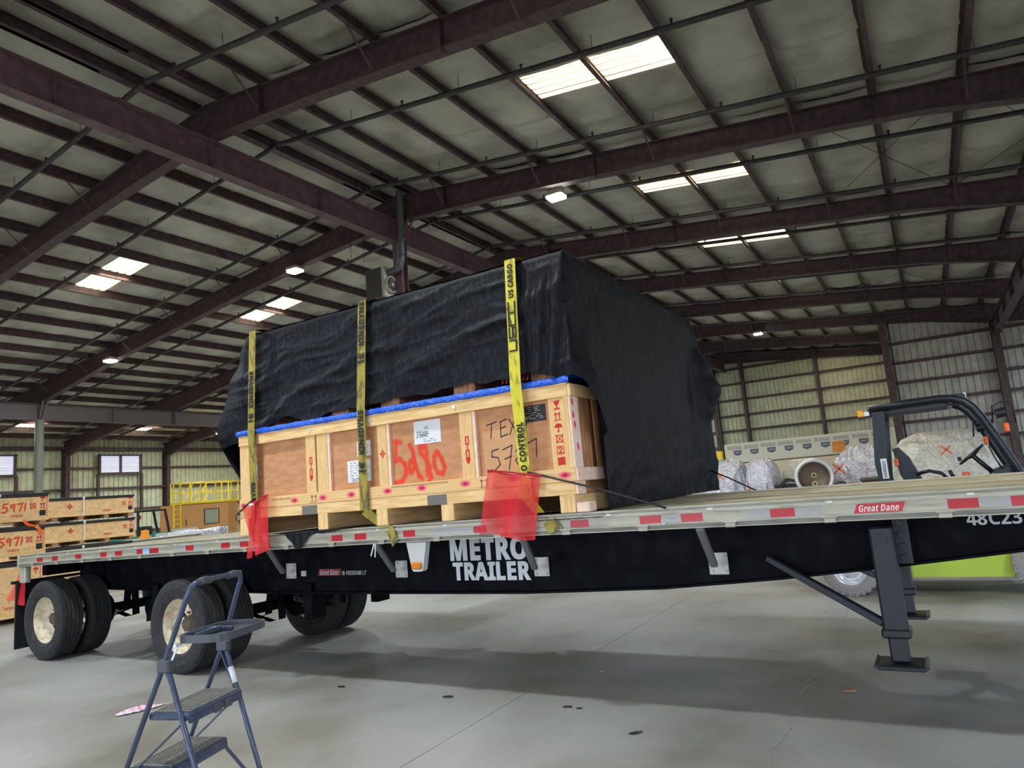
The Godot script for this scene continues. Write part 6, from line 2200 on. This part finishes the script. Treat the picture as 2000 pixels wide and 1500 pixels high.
func build_right_background() -> void:
	var t := foil_lump("wrapped_engine", "silver foil-wrapped engine with an orange cross beside the tarp's edge", Vector3(-6.45, 0.05, -25.4), Vector3(0.85, 2.05, 0.85), M.foil, 51)
	orange_cross(t, Vector3(-6.35, 1.5, -24.4), 0.11)
	rebase(t, Vector3(-6.35, 0.05, -25.4))
	t = foil_lump("wrapped_engine", "silver foil-wrapped engine with orange straps left of the open round flange", Vector3(-5.0, 0.05, -24.9), Vector3(0.5, 2.0, 0.75), M.foil, 52)
	for q in [[-5.22, 1.3, 0.07], [-4.62, 1.15, 0.05]]:
		var g := G.new()
		g.bar(Vector3(q[0], 0.3, -23.96), Vector3(q[0] - 0.12, q[1], -23.94), 0.09, 0.01)
		part("orange_strap", g, mat(col(206, 84, 50), 0.6), t)
	boxpart("cardboard_patch", Vector3(-5.4, 0.4, -23.98), Vector3(-5.25, 1.02, -23.94), 0, mat(col(204, 138, 90), 0.8), t)
	rebase(t, Vector3(-5.05, 0.05, -24.8))
	t = foil_lump("wrapped_engine", "dull foil-wrapped low machine directly behind the round flange", Vector3(-3.85, 0.05, -26.3), Vector3(0.75, 1.85, 0.7), M.foil_dull, 53)
	rebase(t, Vector3(-3.85, 0.05, -26.3))
	t = foil_lump("wrapped_engine", "wide foil-wrapped engine with an orange cross right of the round flange", Vector3(-1.75, 0.05, -25.3), Vector3(1.0, 2.1, 0.85), M.foil, 54)
	orange_cross(t, Vector3(-2.55, 1.45, -24.14), 0.16)
	var gg := G.new()
	gg.bar(Vector3(-1.72, 1.1, -24.14), Vector3(-1.75, 1.45, -24.14), 0.07, 0.01)
	part("orange_strap", gg, M.orange, t)
	rebase(t, Vector3(-1.9, 0.05, -25.2))
	t = foil_lump("wrapped_engine", "tan foil-covered machine with an orange cross seen through the forklift guard", Vector3(0.3, 0.05, -22.4), Vector3(1.3, 2.25, 0.9), M.foil_dull, 55)
	orange_cross(t, Vector3(0.35, 1.75, -21.42), 0.12)
	rebase(t, Vector3(0.3, 0.05, -22.4))
	# black bracketed machine between the foil lumps
	t = thing("machine_mount", "black steel mounting frame low between the foil-wrapped engines", "frame")
	var g := G.new()
	g.bar(Vector3(-4.5, 0.9, -24.0), Vector3(-4.1, 1.25, -24.0), 0.1, 0.1)
	g.bar(Vector3(-4.1, 1.25, -24.0), Vector3(-3.75, 1.15, -24.0), 0.1, 0.1)
	g.box(Vector3(-4.5, 0.85, -24.3), Vector3(-3.6, 1.1, -24.0), 0.03)
	part("frame", g, M.cord, t)
	g = G.new()
	g.cyl(Vector3(-4.05, 0.62, -23.9), Vector3(-4.05, 0.62, -24.5), 0.35, -1.0, 20)
	part("drum", g, M.concrete, t)
	boxpart("stand", Vector3(-4.4, 0.0, -24.5), Vector3(-3.6, 0.6, -24.0), 0.02, M.lumber_dark, t)
	rebase(t, Vector3(-4.05, 0, -24.2))
	# round flanged casing
	t = thing("engine_flange", "round open engine casing with a polished ring and brass centres", "machine")
	var fx := Transform3D(Basis(Vector3.UP, 0.2), Vector3(-3.22, 1.27, -23.6))
	g = G.new()
	g.lathe([Vector2(0.54, -0.05), Vector2(0.58, 0.0), Vector2(0.58, 0.06), Vector2(0.56, 0.09), Vector2(0.51, 0.1), Vector2(0.47, 0.07), Vector2(0.46, -0.05)], 48, fx, true)
	part("polished_ring", g, M.chrome, t)
	g = G.new()
	g.lathe([Vector2(0.47, 0.05), Vector2(0.46, -0.3), Vector2(0.3, -0.4), Vector2(0.001, -0.4)], 40, fx, true)
	g.lathe([Vector2(0.5, -0.02), Vector2(0.48, -0.7), Vector2(0.001, -0.7)], 40, fx, true)
	part("casing", g, mat(col(140, 124, 110), 0.5, 0.3), t)
	for q in [[0.02, 0.05], [0.02, -0.22]]:
		g = G.new()
		g.lathe([Vector2(0.03, 0.02), Vector2(0.09, 0.02), Vector2(0.1, 0.0), Vector2(0.1, -0.05)], 20, fx * Transform3D(Basis(), Vector3(q[0], q[1], -0.36)))
		part("brass_boss", g, mat(col(206, 188, 124), 0.45, 0.3), t)
		g = G.new()
		g.lathe([Vector2(0.001, 0.022), Vector2(0.035, 0.022), Vector2(0.035, 0.0)], 14, fx * Transform3D(Basis(), Vector3(q[0], q[1], -0.355)))
		part("bore", g, M.cord, t)
	boxpart("stand", Vector3(-3.6, 0.0, -24.2), Vector3(-3.05, 0.72, -23.8), 0.02, M.lumber_dark, t)
	rebase(t, Vector3(-3.32, 0, -23.9))
	t = thing("steel_hoop", "dark steel hoop leaning right of the round flange", "hoop")
	var pts := []
	for k in 33: pts.append(Vector3(-2.5 + cos(TAU * k / 32.0) * 0.22, 0.84 + sin(TAU * k / 32.0) * 0.22, -23.6))
	g = G.new()
	g.tube(pts, 0.022, 8)
	part("ring", g, M.cord, t)
	boxpart("block", Vector3(-2.75, 0.0, -23.75), Vector3(-2.25, 0.62, -23.45), 0.02, M.lumber_dark, t)
	rebase(t, Vector3(-2.5, 0, -23.6))
	t = thing("grey_case", "grey-green case in front of the wide foil-wrapped engine", "case")
	boxpart("body", Vector3(-1.95, 0.75, -24.0), Vector3(-1.4, 1.02, -23.6), 0.05, mat(col(110, 108, 84), 0.6), t)
	boxpart("lid", Vector3(-1.97, 1.02, -24.02), Vector3(-1.38, 1.14, -23.58), 0.05, mat(col(92, 88, 92), 0.5), t)
	boxpart("stand", Vector3(-1.9, 0.0, -23.95), Vector3(-1.45, 0.75, -23.65), 0.01, M.lumber_dark, t)
	rebase(t, Vector3(-1.7, 0, -23.8))
	t = thing("orange_crate", "small orange plastic crate beside the grey case", "crate")
	boxpart("body", Vector3(-2.22, 0.45, -23.95), Vector3(-1.98, 1.0, -23.7), 0.02, mat(col(214, 120, 52), 0.6), t)
	boxpart("base", Vector3(-2.24, 0.0, -23.97), Vector3(-1.96, 0.45, -23.68), 0.02, M.cord, t)
	rebase(t, Vector3(-2.1, 0, -23.8))
	# wrapped lumber stack in front of the far wall
	t = thing("wrapped_lumber", "long lumber stack wrapped in grey paper printed with blue LOWE'S badges", "lumber")
	var zl := -49.0
	boxpart("bundle", Vector3(-12.2, 2.15, zl - 1.2), Vector3(-1.6, 3.5, zl), 0.06, mat(col(196, 192, 176), 0.75), t)
	boxpart("lower_bundle", Vector3(-12.0, 0.1, zl - 1.2), Vector3(-1.6, 2.1, zl + 0.02), 0.05, mat(col(196, 184, 156), 0.8), t)
	var nvy := mat(col(66, 74, 96), 0.6)
	for k in 9:
		var x := -11.6 + k * 1.12
		var y := 2.95
		lettering("BROADRAWL", 0.95, 0.24, xfz(Vector3(x - 0.35, y + 0.13, zl + 0.003)), mat(col(120, 122, 122), 0.7), t, true, "lettering")
		var b := group_part("badge", t)
		g = G.new()
		g.prism(PackedVector2Array([Vector2(x, y + 0.06), Vector2(x + 0.56, y + 0.06), Vector2(x + 0.54, y - 0.2), Vector2(x + 0.28, y - 0.3), Vector2(x + 0.02, y - 0.2)]), zl, zl + 0.004)
		part("shield", g, nvy, b)
		lettering("LOWE'S", 0.42, 0.13, xfz(Vector3(x + 0.07, y - 0.15, zl + 0.004)), M.white_tape, b, true, "lettering")
	rebase(t, Vector3(-7, 0.1, zl - 0.6))
	t = thing("orange_sign", "orange cardboard sign taped on the wrapped lumber", "sign")
	boxpart("board", Vector3(-5.35, 2.3, zl + 0.01), Vector3(-4.6, 3.0, zl + 0.03), 0.0, mat(col(206, 130, 56), 0.7), t)
	g = G.new()
	for k in 4: g.stroke([Vector2(-5.25 + k * 0.16, 2.85), Vector2(-5.19 + k * 0.16, 2.85)], 0.06, xfz(Vector3(0, 0, zl + 0.03)))
	part("print", g, mat(col(150, 84, 40), 0.7), t)
	rebase(t, Vector3(-5, 2.3, zl))
	t = thing("yellow_post_guard", "yellow guard sleeve on the far column left of the wrapped lumber", "post guard")
	boxpart("sleeve", Vector3(-13.0, 1.9, -50.3), Vector3(-12.6, 3.1, -49.9), 0.03, M.yellow, t)
	boxpart("post", Vector3(-12.92, 0.0, -50.22), Vector3(-12.68, 1.9, -49.98), 0.0, M.steel, t)
	boxpart("upper_post", Vector3(-12.9, 3.1, -50.2), Vector3(-12.7, 10.2, -50.0), 0.0, M.steel, t)
	rebase(t, Vector3(-12.8, 0, -50.1))
	t = thing("vent_cap", "small white vent cap behind the foil-wrapped engine by the tarp's edge", "vent")
	g = G.new()
	g.lathe([Vector2(0.08, 0.0), Vector2(0.08, 0.5), Vector2(0.2, 0.52), Vector2(0.18, 0.6), Vector2(0.05, 0.8), Vector2(0.001, 0.8)], 16, Transform3D(Basis(Vector3(1, 0, 0), Vector3(0, 0, -1), Vector3(0, 1, 0)), Vector3(-8.3, 1.5, -30)))
	part("cap", g, M.white_paper, t)
	boxpart("cabinet", Vector3(-9.0, 0.0, -30.6), Vector3(-7.6, 1.5, -29.6), 0.03, M.plate, t)
	rebase(t, Vector3(-8.3, 0, -30))

# ------------------------------------------------------------------ small things on the floor
func build_floor_bits() -> void:
	var t := thing("rag", "pink and white rag lying on the floor beside the ladder", "rag")
	var rows := []
	var nn := FastNoiseLite.new()
	nn.seed = 77
	nn.frequency = 6.0
	for j in 9:
		var r := PackedVector3Array()
		for i in 25:
			var u := i / 24.0
			var w := 0.05 * sin(PI * clampf(u * 0.9 + 0.1, 0, 1))
			var v := j / 8.0 - 0.5
			var p := Vector3(lerpf(-6.42, -6.28, u), 0.0, lerpf(-3.62, -4.02, u)) + Vector3(0.95, 0, 0.3) * v * w * 1.6
			p.y = 0.012 + 0.035 * (1.0 - 4.0 * v * v) * sin(PI * clampf(u + 0.1, 0, 1)) + 0.012 * nn.get_noise_2d(u * 3, v * 2)
			r.append(p)
		rows.append(r)
	var g := G.new()
	g.grid(rows)
	part("cloth", g, tmat(noise_tex(0.08, [col(228, 220, 226), col(226, 130, 164)], 128, 3, FastNoiseLite.TYPE_CELLULAR, [0.45, 0.6], 78), 0.85, Vector3.ONE * 4.0), t)
	rebase(t, Vector3(-6.4, 0, -3.8))
	var bits := [[-4.98, -4.89, 0.05], [-3.76, -4.9, 0.055], [-2.65, -4.94, 0.04], [-1.96, -4.57, 0.05], [-2.55, -4.93, 0.025], [-0.77, -5.85, 0.06], [-2.8, -5.92, 0.02], [-2.16, -6.68, 0.02]]
	for k in bits.size():
		var q: Array = bits[k]
		t = thing("floor_scrap", "black flat scrap lying on the concrete floor beside the trailer" if k < 5 else "small brown wood chip lying in the trailer's shadow", "debris", "scraps on the concrete floor")
		g = G.new()
		var poly := PackedVector2Array()
		for i in 9:
			var a := TAU * i / 9.0
			poly.append(Vector2(cos(a) * q[2] * rng.randf_range(0.7, 1.1), sin(a) * q[2] * 0.4 * rng.randf_range(0.7, 1.2)))
		g.prism(poly, 0.0, 0.008, Transform3D(Basis(Vector3(1, 0, 0), Vector3(0, 0, -1), Vector3(0, 1, 0)).rotated(Vector3.UP, rng.randf() * 1.0), Vector3(q[0], 0.001, q[1])))
		part("scrap", g, M.cord if k < 5 else M.lumber_dark, t)
		rebase(t, Vector3(q[0], 0, q[1]))
